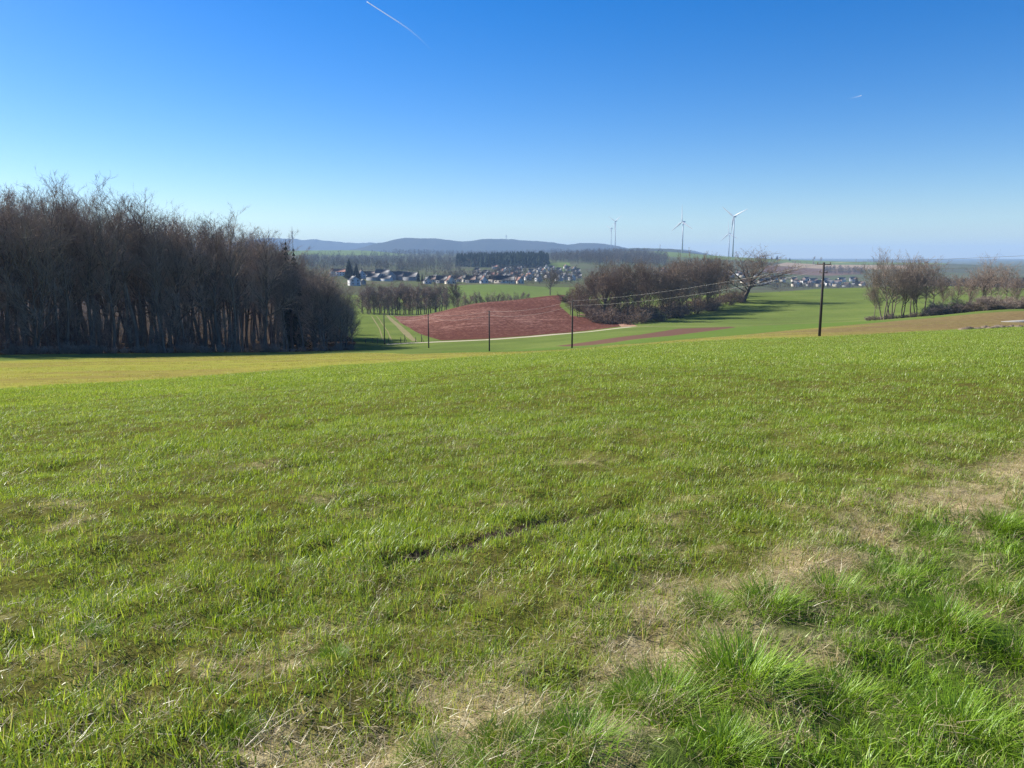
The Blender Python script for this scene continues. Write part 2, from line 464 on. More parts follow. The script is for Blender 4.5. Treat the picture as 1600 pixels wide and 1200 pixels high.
REG = [  # name, material, polygon; the first that holds a point owns it
 ('wheel_rut', 'soil', offset(RUT, [.05,.10,.07,.13,.11,.04])),
 ('farm_track', 'track', offset(track_pts, [1.2,1.5,1.5,1.6,1.6,1.6,1.7,1.8])),
 ('field_path', 'bank', offset(thin_pts, [1.2,.8,.7,.9,1.0,.8])),
 ('dirt_track', 'red_dirt', offset(spur_pts, [2.2,1.8,1.6,1.4,1.0])),
 ('field_bank', 'bank', offset(bank_pts, [.5,.7,.9,.9,.7])),
 ('wheel_track', 'bank', offset(wheel_a, .16)),
 ('wheel_track', 'bank', offset(wheel_b, .16)),
 ('bare_strip', 'bare_strip', wedge_poly),
 ('ploughed_field', 'plough', plough_poly),
 ('forest_floor', 'forest_floor', forest_poly),
 ('fallow_strip', 'fallow', crop_far + strip_far[::-1]),
 ('young_crop_field', 'crop2', crop2_poly),
 ('crop_field', 'crop', VERGE + crop_far[::-1] + [(-60,-7.5)]),
 ('grass_verge', 'verge', [(-12.5,-7.5),(-5,-1.2),(-.8,2.35),(.4,3.0),(1.1,3.75),(2.5,4.95),(4.2,6.4),(20,19.5),(90,76),(140,60),(60,-7.5)]),
 ('valley_meadow', 'far_green', D((690,455),(740,452),(800,455),(880,470),(905,490),(905,590),(840,585),(790,600),(720,590),(690,560))),
 ('far_pasture', 'far_green', D((380,2250),(470,2300),(610,2500),(640,2700),(590,3300),(380,3300))),
 ('far_stubble_field', 'far_tan', D((1210,1850),(1270,1800),(1350,1780),(1420,1850),(1420,2060),(1330,2100),(1230,2120))),
 ('far_ploughland', 'far_brown', D((1190,1480),(1300,1480),(1350,1560),(1345,1780),(1270,1800),(1200,1840))),
 ('ridge_pasture', 'far_green', D((1030,1900),(1190,2050),(1340,2130),(1480,2200),(1480,2700),(1150,2900),(1020,2700))),
 ('hill_pasture', 'far_green', D((850,1150),(895,1150),(890,1500),(850,1480))),
 ('meadow', 'meadow', None),
]
O = (0.0, -8.0)
def to_tr(x, y): return np.arctan2(x-O[0], y-O[1]), np.log(np.hypot(x-O[0], y-O[1]))
def densify(P, step=.012, closed=True):
    out = []
    P = [np.array(p, float) for p in P]
    n = len(P)
    for i in range(n if closed else n-1):
        a, b = P[i], P[(i+1) % n]
        ta, tb = np.array(to_tr(*a)), np.array(to_tr(*b))
        k = max(1, int(np.ceil(np.abs(tb-ta).max()/step)))
        for j in range(k):
            p = a+(b-a)*j/k; q = np.hypot(*p); w = max(.6, q*.012); am = q*.0016
            out.append(p+am*np.array([float(fbm(p[0]/w, p[1]/w, 5, 2))-.5, float(fbm(p[0]/w, p[1]/w, 9, 2))-.5])*2)
    return out
def inside(qx, qy, P):
    r = np.zeros(qx.shape, bool)
    x, y = P[:, 0], P[:, 1]; x2, y2 = np.roll(x, -1), np.roll(y, -1)
    lo, hi = P.min(0), P.max(0)
    m = (qx >= lo[0]) & (qx <= hi[0]) & (qy >= lo[1]) & (qy <= hi[1])
    if not m.any(): return r
    a, b = qx[m], qy[m]; rr = np.zeros(a.shape, bool)
    for i in range(len(P)):
        if y[i] == y2[i]: continue
        c = (y[i] > b) != (y2[i] > b)
        rr ^= c & (a < (x2[i]-x[i])*(b-y[i])/(y2[i]-y[i]) + x[i])
    r[m] = rr
    return r
POLY_TR = {}
def build_land():
    th = np.concatenate([np.radians(np.arange(-100, -50, 3.0)), np.radians(np.arange(-50, 50.01, .45)), np.radians(np.arange(53, 101, 3.0))])
    ln = np.concatenate([np.arange(math.log(.45), math.log(8), .12), np.arange(math.log(8), math.log(32), .0085), np.arange(math.log(32), math.log(60), .014), np.arange(math.log(60), math.log(12000), .02)])
    TT, LL = np.meshgrid(th, ln, indexing='ij')
    jit = rng.uniform(-.3, .3, TT.shape)*.0078
    inner = (np.abs(TT) < R(49))
    TT = TT + jit*inner
    pts = [Vector((float(a), float(b))) for a, b in zip(TT.ravel(), LL.ravel())]
    edges = []
    for name, mat, P in REG:
        if P is None: continue
        Q = densify(P)
        b0 = len(pts)
        tr = [to_tr(*q) for q in Q]
        pts += [Vector((float(a), float(b))) for a, b in tr]
        edges += [(b0+i, b0+(i+1) % len(Q)) for i in range(len(Q))]
        POLY_TR.setdefault(name, []).append(np.array(tr))
    Q = densify(RUT, .006, False); b0 = len(pts)
    pts += [Vector(tuple(map(float, to_tr(*q)))) for q in Q]
    edges += [(b0+i, b0+i+1) for i in range(len(Q)-1)]
    vo, eo, fo, _, _, _ = delaunay_2d_cdt(pts, edges, [], 0, 1e-7, False)
    V = np.array([tuple(v) for v in vo]); T = np.array(fo, dtype=np.int64)
    rr = np.exp(V[:, 1]); X = O[0]+rr*np.sin(V[:, 0]); Y = O[1]+rr*np.cos(V[:, 0])
    Z = height(X, Y)
    Ce = V[T].mean(1)
    # orient the faces upward
    a, b, c = (np.stack([X[T[:, k]], Y[T[:, k]]], 1) for k in range(3))
    flip = ((b-a)[:, 0]*(c-a)[:, 1] - (b-a)[:, 1]*(c-a)[:, 0]) < 0
    T[flip] = T[flip][:, ::-1]
    owner = np.full(len(T), -1)
    count = {}
    for k, (name, mat, P) in enumerate(REG):
        if P is None:
            hit = np.exp(Ce[:, 1]) < 490
        else:
            i = count.get(name, 0); count[name] = i+1
            hit = inside(Ce[:, 0], Ce[:, 1], POLY_TR[name][i])
        owner[(owner < 0) & hit] = k
    dry_v = dryness(X, Y)
    for k in list(range(len(REG))) + [-1]:
        sel = T[owner == k]
        if not len(sel): continue
        idx, inv = np.unique(sel, return_inverse=True)
        name, mat = (REG[k][0], REG[k][1]) if k >= 0 else ('ground', 'far_land')
        me = mesh_np(name, np.stack([X, Y, Z], 1)[idx], inv.reshape(-1, 3), smooth=True, attrs={'dry': ('FLOAT', dry_v[idx].astype(np.float32))})
        tag(link(name, me, MAT[mat]), kind='structure')
def dryness(x, y):
    """dead straw lies along the edge between the verge and the crop, and in a few patches"""
    d = seg_dist(x, y, VERGE)
    side = x*.78 - y*.62 + 1.9
    n = fbm(x/.6, y/.6, 21)
    band = np.exp(-((d-.08)/.30)**2)*np.clip((n-.24)*3.2, .05, 1)*np.clip((x+1.6)/1.2, .35, 1)
    wide = np.exp(-(d/1.3)**2)*np.clip((fbm(x/.35, y/.35, 31)-.55)*4, 0, 1)*.7
    patch = np.clip((fbm(x/.55, y/.55, 41)-.66)*6, 0, 1)*np.clip((14-np.hypot(x, y))/9, 0, 1)*.6
    return np.clip(np.maximum(np.maximum(band, wide), patch), 0, 1)
build_land()

# ------------------------------------------------------------------ trees without leaves
UP = np.array([0, 0, 1.0])
def unit(v): return v/(np.linalg.norm(v)+1e-12)
def perp(d, r):
    a = r.normal(size=3); a -= d*a.dot(d)
    return unit(a)
class Wood:
    def __init__(self): self.v, self.q, self.t, self.n = [], [], [], 0
    def tube(self, P, rad, sides):
        P = np.array(P); n = len(P)
        D_ = np.gradient(P, axis=0); D_ /= np.linalg.norm(D_, axis=1)[:, None]+1e-9
        a = np.cross(D_, np.array([.31, .95, .05])); a /= np.linalg.norm(a, axis=1)[:, None]+1e-9
        b = np.cross(D_, a)
        an = 2*np.pi*np.arange(sides)/sides
        V = P[:, None] + rad[:, None, None]*(np.cos(an)[None, :, None]*a[:, None] + np.sin(an)[None, :, None]*b[:, None])
        i, k = np.meshgrid(np.arange(n-1), np.arange(sides), indexing='ij')
        k2 = (k+1) % sides
        Q = np.stack([i*sides+k, i*sides+k2, (i+1)*sides+k2, (i+1)*sides+k], -1).reshape(-1, 4)
        self.v.append(V.reshape(-1, 3)); self.q.append(Q+self.n); self.n += n*sides
    def tris(self, V):
        self.v.append(V.reshape(-1, 3)); self.t.append(self.n+np.arange(len(V)*3).reshape(-1, 3)); self.n += len(V)*3
    def mesh(self, name):
        return mesh_np(name, np.concatenate(self.v), np.concatenate(self.t) if self.t else None, np.concatenate(self.q) if self.q else None, smooth=False)
def grow_tree(seed, H, stems=1, lean=.05, r0=None, bare=.35, n1=24, L1=.22, ang=(.5, .9), up1=.10, n2=8, n3=5, n4=5000, tw=.03, tl=(.4, 1.0), prof='beech', wob=.08, tt=.8):
    r = np.random.default_rng(seed)
    trunk, crown = Wood(), Wood()
    r0 = r0 or H*.0115
    segA, segB = [], []
    def limb(p, d, L, rad, n, wobble, trop):
        P = [p]
        for _ in range(n):
            d = unit(d + wobble*r.normal(size=3) + trop*UP); p = p + d*(L/n); P.append(p)
        return np.array(P)
    for s in range(stems):
        az = r.uniform(0, 6.28)
        base = np.array([0, 0, -.4]) + (np.array([math.cos(az), math.sin(az), 0])*r0*1.6*(1 if stems > 1 else 0))
        d0 = unit(UP + np.array([math.cos(az), math.sin(az), 0])*(lean if stems == 1 else r.uniform(.6, 1.4)*lean))
        Hs = H*(1 if s == 0 else r.uniform(.75, .98))
        P = limb(base, d0, Hs*tt+.4, r0, 12, wob*.5, .06)
        P[:, 2] *= (Hs*tt)/max(P[-1, 2], .1) if s == 0 else 1
        f = np.linspace(0, 1, 13)
        rad = r0*(1-.25*(stems > 1))*(1-f)**.8 + .012*H/20
        rad[0] *= 1.35
        trunk.tube(P, rad, 7)
        nn = max(5, int(n1/stems**.6))
        for i in range(nn):
            fr = bare/tt + (1-bare/tt)*((i+r.uniform(.1, .9))/nn)**.9*.99
            x = fr*12; k = min(int(x), 11); p = P[k]+(P[k+1]-P[k])*(x-k)
            g = max(0, (fr-bare/tt)/(1-bare/tt))
            if prof == 'beech': pf = .62+.38*math.sin(math.pi*min(1, g*.8+.12))
            elif prof == 'oak': pf = .85+.3*math.sin(math.pi*g)-.25*g
            else: pf = .55+.45*math.sin(math.pi*(g*.75+.15))
            L = max(H*L1*pf, (1-tt)*H*(.35+.7*g))*r.uniform(.72, 1.12)
            a = (ang[0]+(ang[1]-ang[0])*(1-g)+r.normal()*.12)*(1-.25*g)
            td = unit(P[k+1]-P[k])
            d = unit(math.cos(a)*td + math.sin(a)*perp(td, r))
            rr = max(.02, min(rad[k]*.62, L*.018+.015))
            n = 6
            B = limb(p, d, L, rr, n, wob*1.6, up1)
            fb = np.linspace(0, 1, n+1)
            trunk.tube(B, rr*(1-fb)**.8+.012, 5 if rr > .06 else 4)
            segA.append(B[2:-1]); segB.append(B[3:])
            m2 = max(3, int(n2*(.5+.5*pf)*r.uniform(.7, 1.3)))
            for j in range(m2):
                fj = .22+.78*(j+r.uniform(0, 1))/m2
                x = min(fj, .999)*n; k2 = int(x); p2 = B[k2]+(B[k2+1]-B[k2])*(x-k2)
                bd = unit(B[k2+1]-B[k2]); a2 = r.uniform(.5, .95)
                d2 = unit(math.cos(a2)*bd + math.sin(a2)*perp(bd, r) + .15*UP)
                L2 = L*(.5-.2*fj)*r.uniform(.6, 1.25)+.3
                C = limb(p2, d2, L2, 0, 3, wob*2, up1)
                r2 = max(.014, rr*.4)
                crown.tube(C, r2*np.array([1, .75, .5, .2]), 3)
                segA.append(C[:-1]); segB.append(C[1:])
                for k3 in range(max(1, int(n3*r.uniform(.6, 1.4)))):
                    f3 = r.uniform(.2, 1); x = min(f3, .999)*3; q = int(x); p3 = C[q]+(C[q+1]-C[q])*(x-q)
                    cd = unit(C[q+1]-C[q]); a3 = r.uniform(.4, .9)
                    d3 = unit(math.cos(a3)*cd + math.sin(a3)*perp(cd, r)+.15*UP)
                    L3 = L2*r.uniform(.35, .7)
                    E_ = np.array([p3, p3+d3*L3*.55, p3+unit(d3+.15*r.normal(size=3)+.1*UP)*L3])
                    crown.tube(E_, np.array([.013, .009, .004])*(H/20)**.4*1.2, 3)
                    segA.append(E_[:-1]); segB.append(E_[1:])
    A = np.concatenate(segA); B = np.concatenate(segB); dv = B-A
    ln = np.linalg.norm(dv, axis=1)
    pick = r.choice(len(A), n4, p=ln/ln.sum())
    t = r.uniform(0, 1, n4)[:, None]
    p = A[pick]+dv[pick]*t
    dr = dv[pick]/(ln[pick][:, None]+1e-9)*.7 + r.normal(size=(n4, 3))*.5 + UP*.30
    dr /= np.linalg.norm(dr, axis=1)[:, None]
    L = r.uniform(*tl, n4)[:, None]
    sd = np.cross(dr, r.normal(size=(n4, 3))); sd /= np.linalg.norm(sd, axis=1)[:, None]+1e-9
    w = tw*r.uniform(.6, 1.3, n4)[:, None]/2
    crown.tris(np.stack([p-sd*w, p+sd*w, p+dr*L], 1))
    return trunk.mesh('trunk'), crown.mesh('crown')
def grow_bush(seed, H, W, stems=16, n4=2500, tw=.025, tl=(.3, .8)):
    r = np.random.default_rng(seed); w1 = Wood(); w2 = Wood(); A_, B_ = [], []
    for s in range(stems):
        az = r.uniform(0, 6.28); sp = r.uniform(.1, 1)
        d = unit(np.array([math.cos(az)*sp*W/H, math.sin(az)*sp*W/H, 1]))
        p = np.array([math.cos(az), math.sin(az), 0])*r.uniform(0, W*.35) - UP*.2
        L = H*r.uniform(.6, 1.05); P = [p]
        for k in range(6):
            d = unit(d+.18*r.normal(size=3)+.03*UP); p = p+d*L/6; P.append(p)
        P = np.array(P); w1.tube(P, (.03*(1-np.linspace(0, 1, 7))+.008)*(H/3)**.5, 3)
        A_.append(P[1:-1]); B_.append(P[2:])
        for j in range(9):
            x = r.uniform(.6, 5.9); k = int(x); q = P[k]+(P[k+1]-P[k])*(x-k)
            d2 = unit(unit(P[k+1]-P[k])+.9*r.normal(size=3)*.7+.1*UP); L2 = H*r.uniform(.12, .34)
            C = np.array([q, q+d2*L2*.5, q+unit(d2+.3*r.normal(size=3))*L2])
            w2.tube(C, np.array([.012, .008, .004])*(H/3)**.5, 3); A_.append(C[:-1]); B_.append(C[1:])
    A = np.concatenate(A_); B = np.concatenate(B_); dv = B-A; ln = np.linalg.norm(dv, axis=1)
    pick = r.choice(len(A), n4, p=ln/ln.sum()); p = A[pick]+dv[pick]*r.uniform(0, 1, n4)[:, None]
    dr = dv[pick]/(ln[pick][:, None]+1e-9)*.6+r.normal(size=(n4, 3))*.6+UP*.15; dr /= np.linalg.norm(dr, axis=1)[:, None]
    L = r.uniform(*tl, n4)[:, None]; sd = np.cross(dr, r.normal(size=(n4, 3))); sd /= np.linalg.norm(sd, axis=1)[:, None]+1e-9
    w = tw*r.uniform(.6, 1.3, n4)[:, None]/2
    w2.tris(np.stack([p-sd*w, p+sd*w, p+dr*L], 1))
    return w1.mesh('stems'), w2.mesh('twigs')
def grow_conifer(seed, H, W, layers=18, per=16, droop=.35):
    r = np.random.default_rng(seed); w1 = Wood(); w2 = Wood()
    w1.tube(np.array([[0, 0, -.3], [0, 0, H*.5], [0, 0, H]]), np.array([H*.014, H*.009, .02]), 6)
    T = []
    for i in range(layers):
        f = (i+.5)/layers; z = H*(.08+.9*f); rad = W*(1-f)**.85*r.uniform(.85, 1.1)+.15
        for k in range(per):
            az = 6.283*(k+r.uniform(-.4, .4))/per+i; L = rad*r.uniform(.65, 1.1)
            o = np.array([math.cos(az), math.sin(az), 0]); s = np.array([-math.sin(az), math.cos(az), 0])
            b = np.array([0, 0, z+r.uniform(-.2, .2)*H/layers]); e = b+o*L-UP*droop*L*r.uniform(.6, 1.3)
            m = b+o*L*.55-UP*droop*L*.25; wd = rad*.26*r.uniform(.7, 1.3)
            T += [[b, m+s*wd, e], [b, e, m-s*wd], [b+UP*.3, m+s*wd*.4-UP*rad*.25, e-UP*.1*L]]
    w2.tris(np.array(T))
    return w1.mesh('trunk'), w2.mesh('crown')

PROTO = {}
def tree_kind(key, variants, name, parts=('trunk', 'crown'), mats=('bark', 'twig')):
    for me1, me2 in variants:
        me1.materials.append(MAT[mats[0]]); me2.materials.append(MAT[mats[1]])
    PROTO[key] = (variants, name, parts)
def plant(key, x, y, h, label, cat, group, base_h, vi=None, wide=1.0, rz=None, dz=0.0):
    """one tree: an empty at its foot with its own trunk and crown"""
    variants, name, parts = PROTO[key]
    vi = random.randrange(len(variants)) if vi is None else vi
    s = h/base_h
    e = empty(name, (x, y, H1(x, y)+dz), random.uniform(0, 6.28) if rz is None else rz, (s*wide, s*wide, s))
    tag(e, label, cat, group)
    for me, pn in zip(variants[vi % len(variants)], parts):
        o = bpy.data.objects.new(pn, me); col.objects.link(o); o.parent = e
    return e

tree_kind('beech', [grow_tree(100+i, 25, n1=25, n2=7, n3=4, n4=3000, bare=[.28,.40,.24,.44,.32,.27,.36][i], L1=[.22,.20,.25,.20,.22,.25,.22][i], ang=(.3,.85), up1=.09, tt=.78, tw=.028, tl=(.4,1.1), lean=[.02,.05,.1,.03,.06,.02,.08][i], stems=[1,1,1,1,2,1,1][i]) for i in range(7)], 'beech_tree')
tree_kind('edge', [grow_tree(200+i, 20, n1=30, n2=8, n3=4, n4=4200, bare=.08, L1=.30, ang=(.35,1.15), up1=.08, tt=.72, tw=.028, tl=(.4,1.0), stems=[1,2,1][i], lean=[.06,.18,.03][i]) for i in range(3)], 'beech_tree', mats=('bark', 'twig'))
tree_kind('sapling', [grow_tree(250+i, 9, n1=16, n2=5, n3=3, n4=1500, bare=.12, L1=.25, r0=.05, tt=.75, ang=(.3,.9), tw=.025, tl=(.25,.6), lean=.1) for i in range(3)], 'sapling', mats=('bark', 'twig'))
tree_kind('oak', [grow_tree(300+i, 17, n1=24, n2=10, n3=6, n4=6500, bare=.20, L1=.50, ang=(.35,1.25), up1=.07, tt=.55, tw=.04, tl=(.5,1.2), prof='oak', wob=.12, r0=.48, lean=.04) for i in range(3)], 'oak_tree', mats=('bark', 'twig_brown'))
tree_kind('grove', [grow_tree(320+i, 16, n1=26, n2=9, n3=5, n4=7000, bare=[.16,.22,.12,.18][i], L1=[.36,.32,.38,.34][i], ang=(.3,1.1), up1=.08, tt=.62, tw=.04, tl=(.5,1.1), prof='alder', stems=[1,1,2,1][i], lean=[.05,.08,.14,.03][i]) for i in range(4)], 'bare_tree', mats=('bark', 'twig_brown'))
tree_kind('alder', [grow_tree(340+i, 13, n1=20, n2=7, n3=4, n4=4000, bare=.12, L1=.24, ang=(.3,1.0), up1=.08, tt=.75, tw=.036, tl=(.4,.9), prof='alder', r0=.17, stems=[1,1,2][i], lean=[.03,.06,.08][i]) for i in range(3)], 'alder_tree')
tree_kind('hedge', [grow_tree(360+i, 14, n1=25, n2=9, n3=5, n4=5200, bare=[.28,.32,.24][i], L1=[.36,.32,.42][i], ang=(.3,1.1), up1=.08, tt=.58, tw=.03, tl=(.4,.95), prof='oak', stems=[3,1,2][i], lean=[.16,.06,.2][i], r0=.2, wob=.11) for i in range(3)], 'hedgerow_tree', mats=('bark', 'twig'))
tree_kind('bush', [grow_bush(400+i, 3, 2.2) for i in range(3)], 'bush', ('stems', 'twigs'), ('bark', 'twig_brown'))
tree_kind('darkbush', [grow_bush(420+i, 3, 2.4, 22, 3600) for i in range(2)], 'bush', ('stems', 'twigs'), ('bark', 'twig'))
tree_kind('litterbush', [grow_bush(440+i, 3, 1.8, 8, 700, .05, (.15, .35)) for i in range(2)], 'bush', ('stems', 'twigs'), ('bark', 'litter_twig'))
tree_kind('spruce', [grow_conifer(500+i, 20, 3.2, 22, 16) for i in range(2)], 'spruce_tree', mats=('bark', 'needle'))
tree_kind('thuja', [grow_conifer(520, 14, 4.6, 22, 22, .15)], 'conifer', mats=('bark', 'needle'))
tree_kind('far', [grow_tree(540+i, 14, n1=12, n2=5, n3=2, n4=900, bare=.25, L1=.3, tw=.12, tl=(.7,1.5), prof='alder', r0=.2) for i in range(3)], 'bare_tree', mats=('bark', 'twig'))

# the wood on the left
CANOPY = np.array([(-700,250),(-300,270),(0,287),(50,290),(100,284),(200,300),(250,322),(275,330),(330,318),(380,345),(430,377),(480,402),(530,432),(549,466),(558,500)], float)
def canopy_z(px, d): return EYE - d*t_of(float(np.interp(px, CANOPY[:, 0], CANOPY[:, 1])))
fe = np.array(forest_edge_px, float)
def px_of(x, y):
    return 800 + x/y*F
def edge_d(px): return float(np.interp(px, fe[:, 0], fe[:, 1]))
placed = []
def free(x, y, m):
    for a, b in placed:
        if (a-x)**2+(b-y)**2 < m*m: return False
    placed.append((x, y)); return True
def zone(px, edges, names):
    return names[int(np.searchsorted(edges, px))]
QUART = ([70, 190, 310, 430], ['at the left picture edge', 'in the first third of the wood', 'in the middle of the wood', 'right of the middle of the wood', 'towards the low end of the wood'])
LOOK = {'beech': ['straight-trunked', 'slightly leaning', 'slanting low-forked', 'slim high-crowned', 'twin-stemmed', 'low-branching', 'crooked'], 'edge': ['bushy round', 'twin-stemmed bushy', 'broad upright']}
def forest():
    n = 0; tries = 0
    while n < 262 and tries < 12000:
        tries += 1
        px = random.uniform(-150, 548); back = random.random()**1.5*85
        d = edge_d(px)+1.0+back
        if px > 430: back = min(back, 26+(548-px)*.3); d = edge_d(px)+1+back
        x, y = spot(px, d)
        if not free(x, y, 2.6 if back < 8 else 3.8): continue
        hz = canopy_z(px, d) - H1(x, y)
        front = back < 7
        h = min(27, hz*random.uniform(.9, 1.02)) if random.random() < .75 else hz*random.uniform(.62, .85)
        h = max(6, min(h, 28))
        key = 'edge' if px > 470 or (front and random.random() > .93) else 'beech'
        vi = random.randrange(len(PROTO[key][0]))
        look = ('tall' if h > 23 else 'middling' if h > 17 else 'low') + ' ' + LOOK[key][vi] + ' bare tree '
        if px > 470: lab, g = look + 'at the tapering end of the dark wood', 'trees at the tapering end of the wood'
        elif front: lab, g = look + 'in the front row ' + zone(px, *QUART), 'front row of the wood'
        else: lab, g = look + 'behind the front row ' + zone(px, *QUART), 'trees inside the wood'
        plant(key, x, y, h, lab, 'tree', g, 25 if key == 'beech' else 20, vi=vi, wide=random.uniform(.95, 1.3))
        n += 1
    for px in np.arange(-120, 470, 12.0):        # young growth under the edge
        p = px+random.uniform(-5, 5); d = edge_d(p)+random.uniform(-1.5, 9); x, y = spot(p, d)
        plant('sapling', x, y, random.uniform(4, 10), 'thin young tree between the front trunks ' + zone(p, *QUART), 'tree', 'saplings at the edge of the wood', 9)
    for px in np.arange(-130, 556, 15.0):
        p = px+random.uniform(-5, 5); d = edge_d(p)+random.uniform(-2.5, 1); x, y = spot(p, d)
        plant('darkbush', x, y, random.uniform(.7, 1.9), 'low dark bush at the foot of the trees ' + zone(p, *QUART), 'bush', 'bushes along the wood edge', 3, wide=random.uniform(.9, 1.6))
    for px in (-20, 8, 62, 90, 118, 205, 290):
        d = edge_d(px)+random.uniform(1, 7); x, y = spot(px, d)
        plant('litterbush', x, y, random.uniform(2.5, 5), 'small beech bush still holding rusty dead leaves inside the wood', 'bush', 'rusty leaf bushes in the wood', 3)
    for px, h, lab in ((447, 24, 'dark spruce top rising above the end of the bare wood'), (459, 22, 'shorter dark spruce beside the taller one at the end of the wood')):
        d = edge_d(px)+16; x, y = spot(px, d)
        hz = EYE - d*t_of(374 if px < 450 else 384) - H1(x, y)
        plant('spruce', x, y, hz, lab, 'tree', None, 20, wide=.8)
forest()

# the grove on the rise, with its old oaks
GR = [  # px, distance, top in the picture, kind, width
 (892,262,452,'grove',1.0),(905,255,440,'grove',1.0),(924,250,428,'grove',1.0),(943,246,411,'oak',.95),(958,262,420,'grove',1.1),(972,245,430,'grove',.9),
 (985,240,415,'grove',1.0),(1000,262,408,'oak',1.0),(1018,248,405,'grove',1.0),(1034,262,404,'grove',1.0),(1046,250,410,'grove',1.0),(1058,268,409,'grove',.95),
 (1066,262,413,'grove',.9),(1076,275,407,'grove',.95),(1088,268,403,'grove',.85),(1098,280,404,'grove',.85),(1106,272,400,'grove',.85),(1114,284,405,'grove',.85),(1126,292,406,'grove',.8),(1137,302,409,'grove',.75),
 (1164,293,394,'oak',1.55),(1010,300,412,'grove',1.1),(1050,310,412,'grove',1.1),(930,290,425,'grove',1.0),(970,300,415,'grove',1.1),(1085,320,408,'grove',1.0),(1120,326,408,'grove',.9)]
GL = {943: 'broad bare oak with dark forked trunk at the left end of the grove', 1000: 'tall round-crowned bare oak in the middle of the grove', 1164: 'broad spreading oak at the end of the grove, casting its shadow on the meadow'}
for px, d, top, k, wd in GR:
    x, y = spot(px, d); h = EYE - d*t_of(top) - H1(x, y)
    h = max(8, min(h, 24))
    plant(k, x, y, h, GL.get(px, ('tall' if h > 19 else 'lower') + (' slim' if wd < .95 else ' broad') + (' front' if d < 265 else ' rear') + ' bare tree of the grove ' + zone(px, [930, 1000, 1060, 1105], ['beside the red field', 'near its broad left oak', 'in the middle', 'right of the middle', 'next to the end oak'])), 'tree', None if px in GL else 'trees of the grove', 17 if k == 'oak' else 16, wide=wd*1.2)
for i in range(80):
    f = random.random(); px = 885+f*285
    fr = np.interp(px, [880,935,985,1040,1100,1180], [300,238,226,238,262,294])
    d = fr+random.random()**1.5*34+1; x, y = spot(px, d)
    plant('bush', x, y, random.uniform(2.2, 5.5), 'brown bramble thicket under the grove ' + zone(px, [940, 1010, 1080, 1130], ['beside the red field', 'by the dirt track', 'in the middle', 'right of the middle', 'near the end oak']), 'bush', 'thickets under the grove', 3, wide=random.uniform(1.0, 1.6))
# the belt of alders along the stream
for i in range(34):
    px = 562+i*4.1+random.uniform(-1.5, 1.5)
    d = 322+random.uniform(-8, 26); x, y = spot(px, d)
    h = EYE - d*t_of(random.uniform(440, 452)) - H1(x, y)
    plant('alder', x, y, max(8, min(h, 19)), 'slim bare alder in the stream belt ' + zone(px, [585, 612, 640, 668], ['beside the dark wood', 'above the last pole', 'behind the meadow corner', 'behind the red field corner', 'near the round willow']), 'tree', 'alders along the stream', 13, wide=random.uniform(1.2, 1.6))
for px, d, top in ((708,360,443),(716,372,447),(726,365,455),(735,372,458),(743,368,455),(752,372,457),(762,372,458),(770,376,455),(778,370,457),(786,374,455),(793,380,457),(800,372,461),(806,378,456),(814,380,455),(822,382,457)):
    x, y = spot(px, d); h = EYE - d*t_of(top) - H1(x, y)
    big = px == 708
    plant('grove' if big else 'alder', x, y, max(7, min(h, 20)), 'round-crowned bare willow at the end of the alder belt' if big else 'small bare tree peeping over the crest of the red ploughed field', 'tree', None if big else 'trees behind the ploughed crest', 16 if big else 13, wide=1.2 if big else 1.35)
x, y = spot(860, 480); plant('oak', x, y, EYE-480*t_of(417)-H1(x, y), 'dark round bare tree standing alone between village and grove', 'tree', None, 17, wide=.8)
# the hedge on the right
HG = [(1374,158,445,1,'low leaning bare tree at the near end of the hedgerow'),(1388,156,397,0,'tall many-stemmed bare tree at the near end of the hedgerow'),(1400,160,394,0,'tallest bare tree of the hedgerow, two dark trunks side by side'),
      (1417,158,402,2,'bare tree with slanting trunk beside the tallest hedgerow tree'),(1430,164,412,1,None),(1440,158,410,2,None),(1452,160,405,1,None),(1463,166,411,1,None),(1480,172,432,1,None),(1500,168,430,1,None),
      (1520,160,422,2,None),(1540,158,404,2,'gnarled round-crowned bare tree in the far part of the hedgerow'),(1556,164,418,1,None),(1578,154,413,1,'thin straight bare tree near the right end of the hedgerow'),(1598,150,425,2,None),(1625,148,415,1,None)]
for px, d, top, v, lab in HG:
    x, y = spot(px, d); h = EYE - d*t_of(top) - H1(x, y)
    plant('hedge', x, y, max(5, min(h, 18)), lab or 'middling bare tree of the hedgerow ' + zone(px, [1435, 1446, 1458, 1470, 1490, 1510, 1530, 1570, 1610], ['just right of its tallest trees', 'third from its tallest trees', 'mid-way to its gap', 'left of its gap', 'low in its gap', 'at the right of its gap', 'left of the gnarled round one', 'right of the gnarled round one', 'at the picture edge', 'beyond the picture edge']), 'tree', None if lab else 'hedgerow trees', 14, vi=v, wide=1.0)
for i in range(40):
    px = 1366+i*7.2+random.uniform(-3, 3); d = np.interp(px, [1366,1450,1600,1660], [157,153,146,144])+random.uniform(0, 5); x, y = spot(px, d)
    plant('darkbush', x, y, random.uniform(.5, 1.2) if px < 1460 else random.uniform(1.4, 2.9), 'low dark scrub at the foot of the hedgerow ' + zone(px, [1420, 1480, 1540], ['under its tallest trees', 'left of its gap', 'in its gap', 'near the right picture edge']), 'bush', 'scrub under the hedgerow', 3, wide=random.uniform(1.2, 1.9))

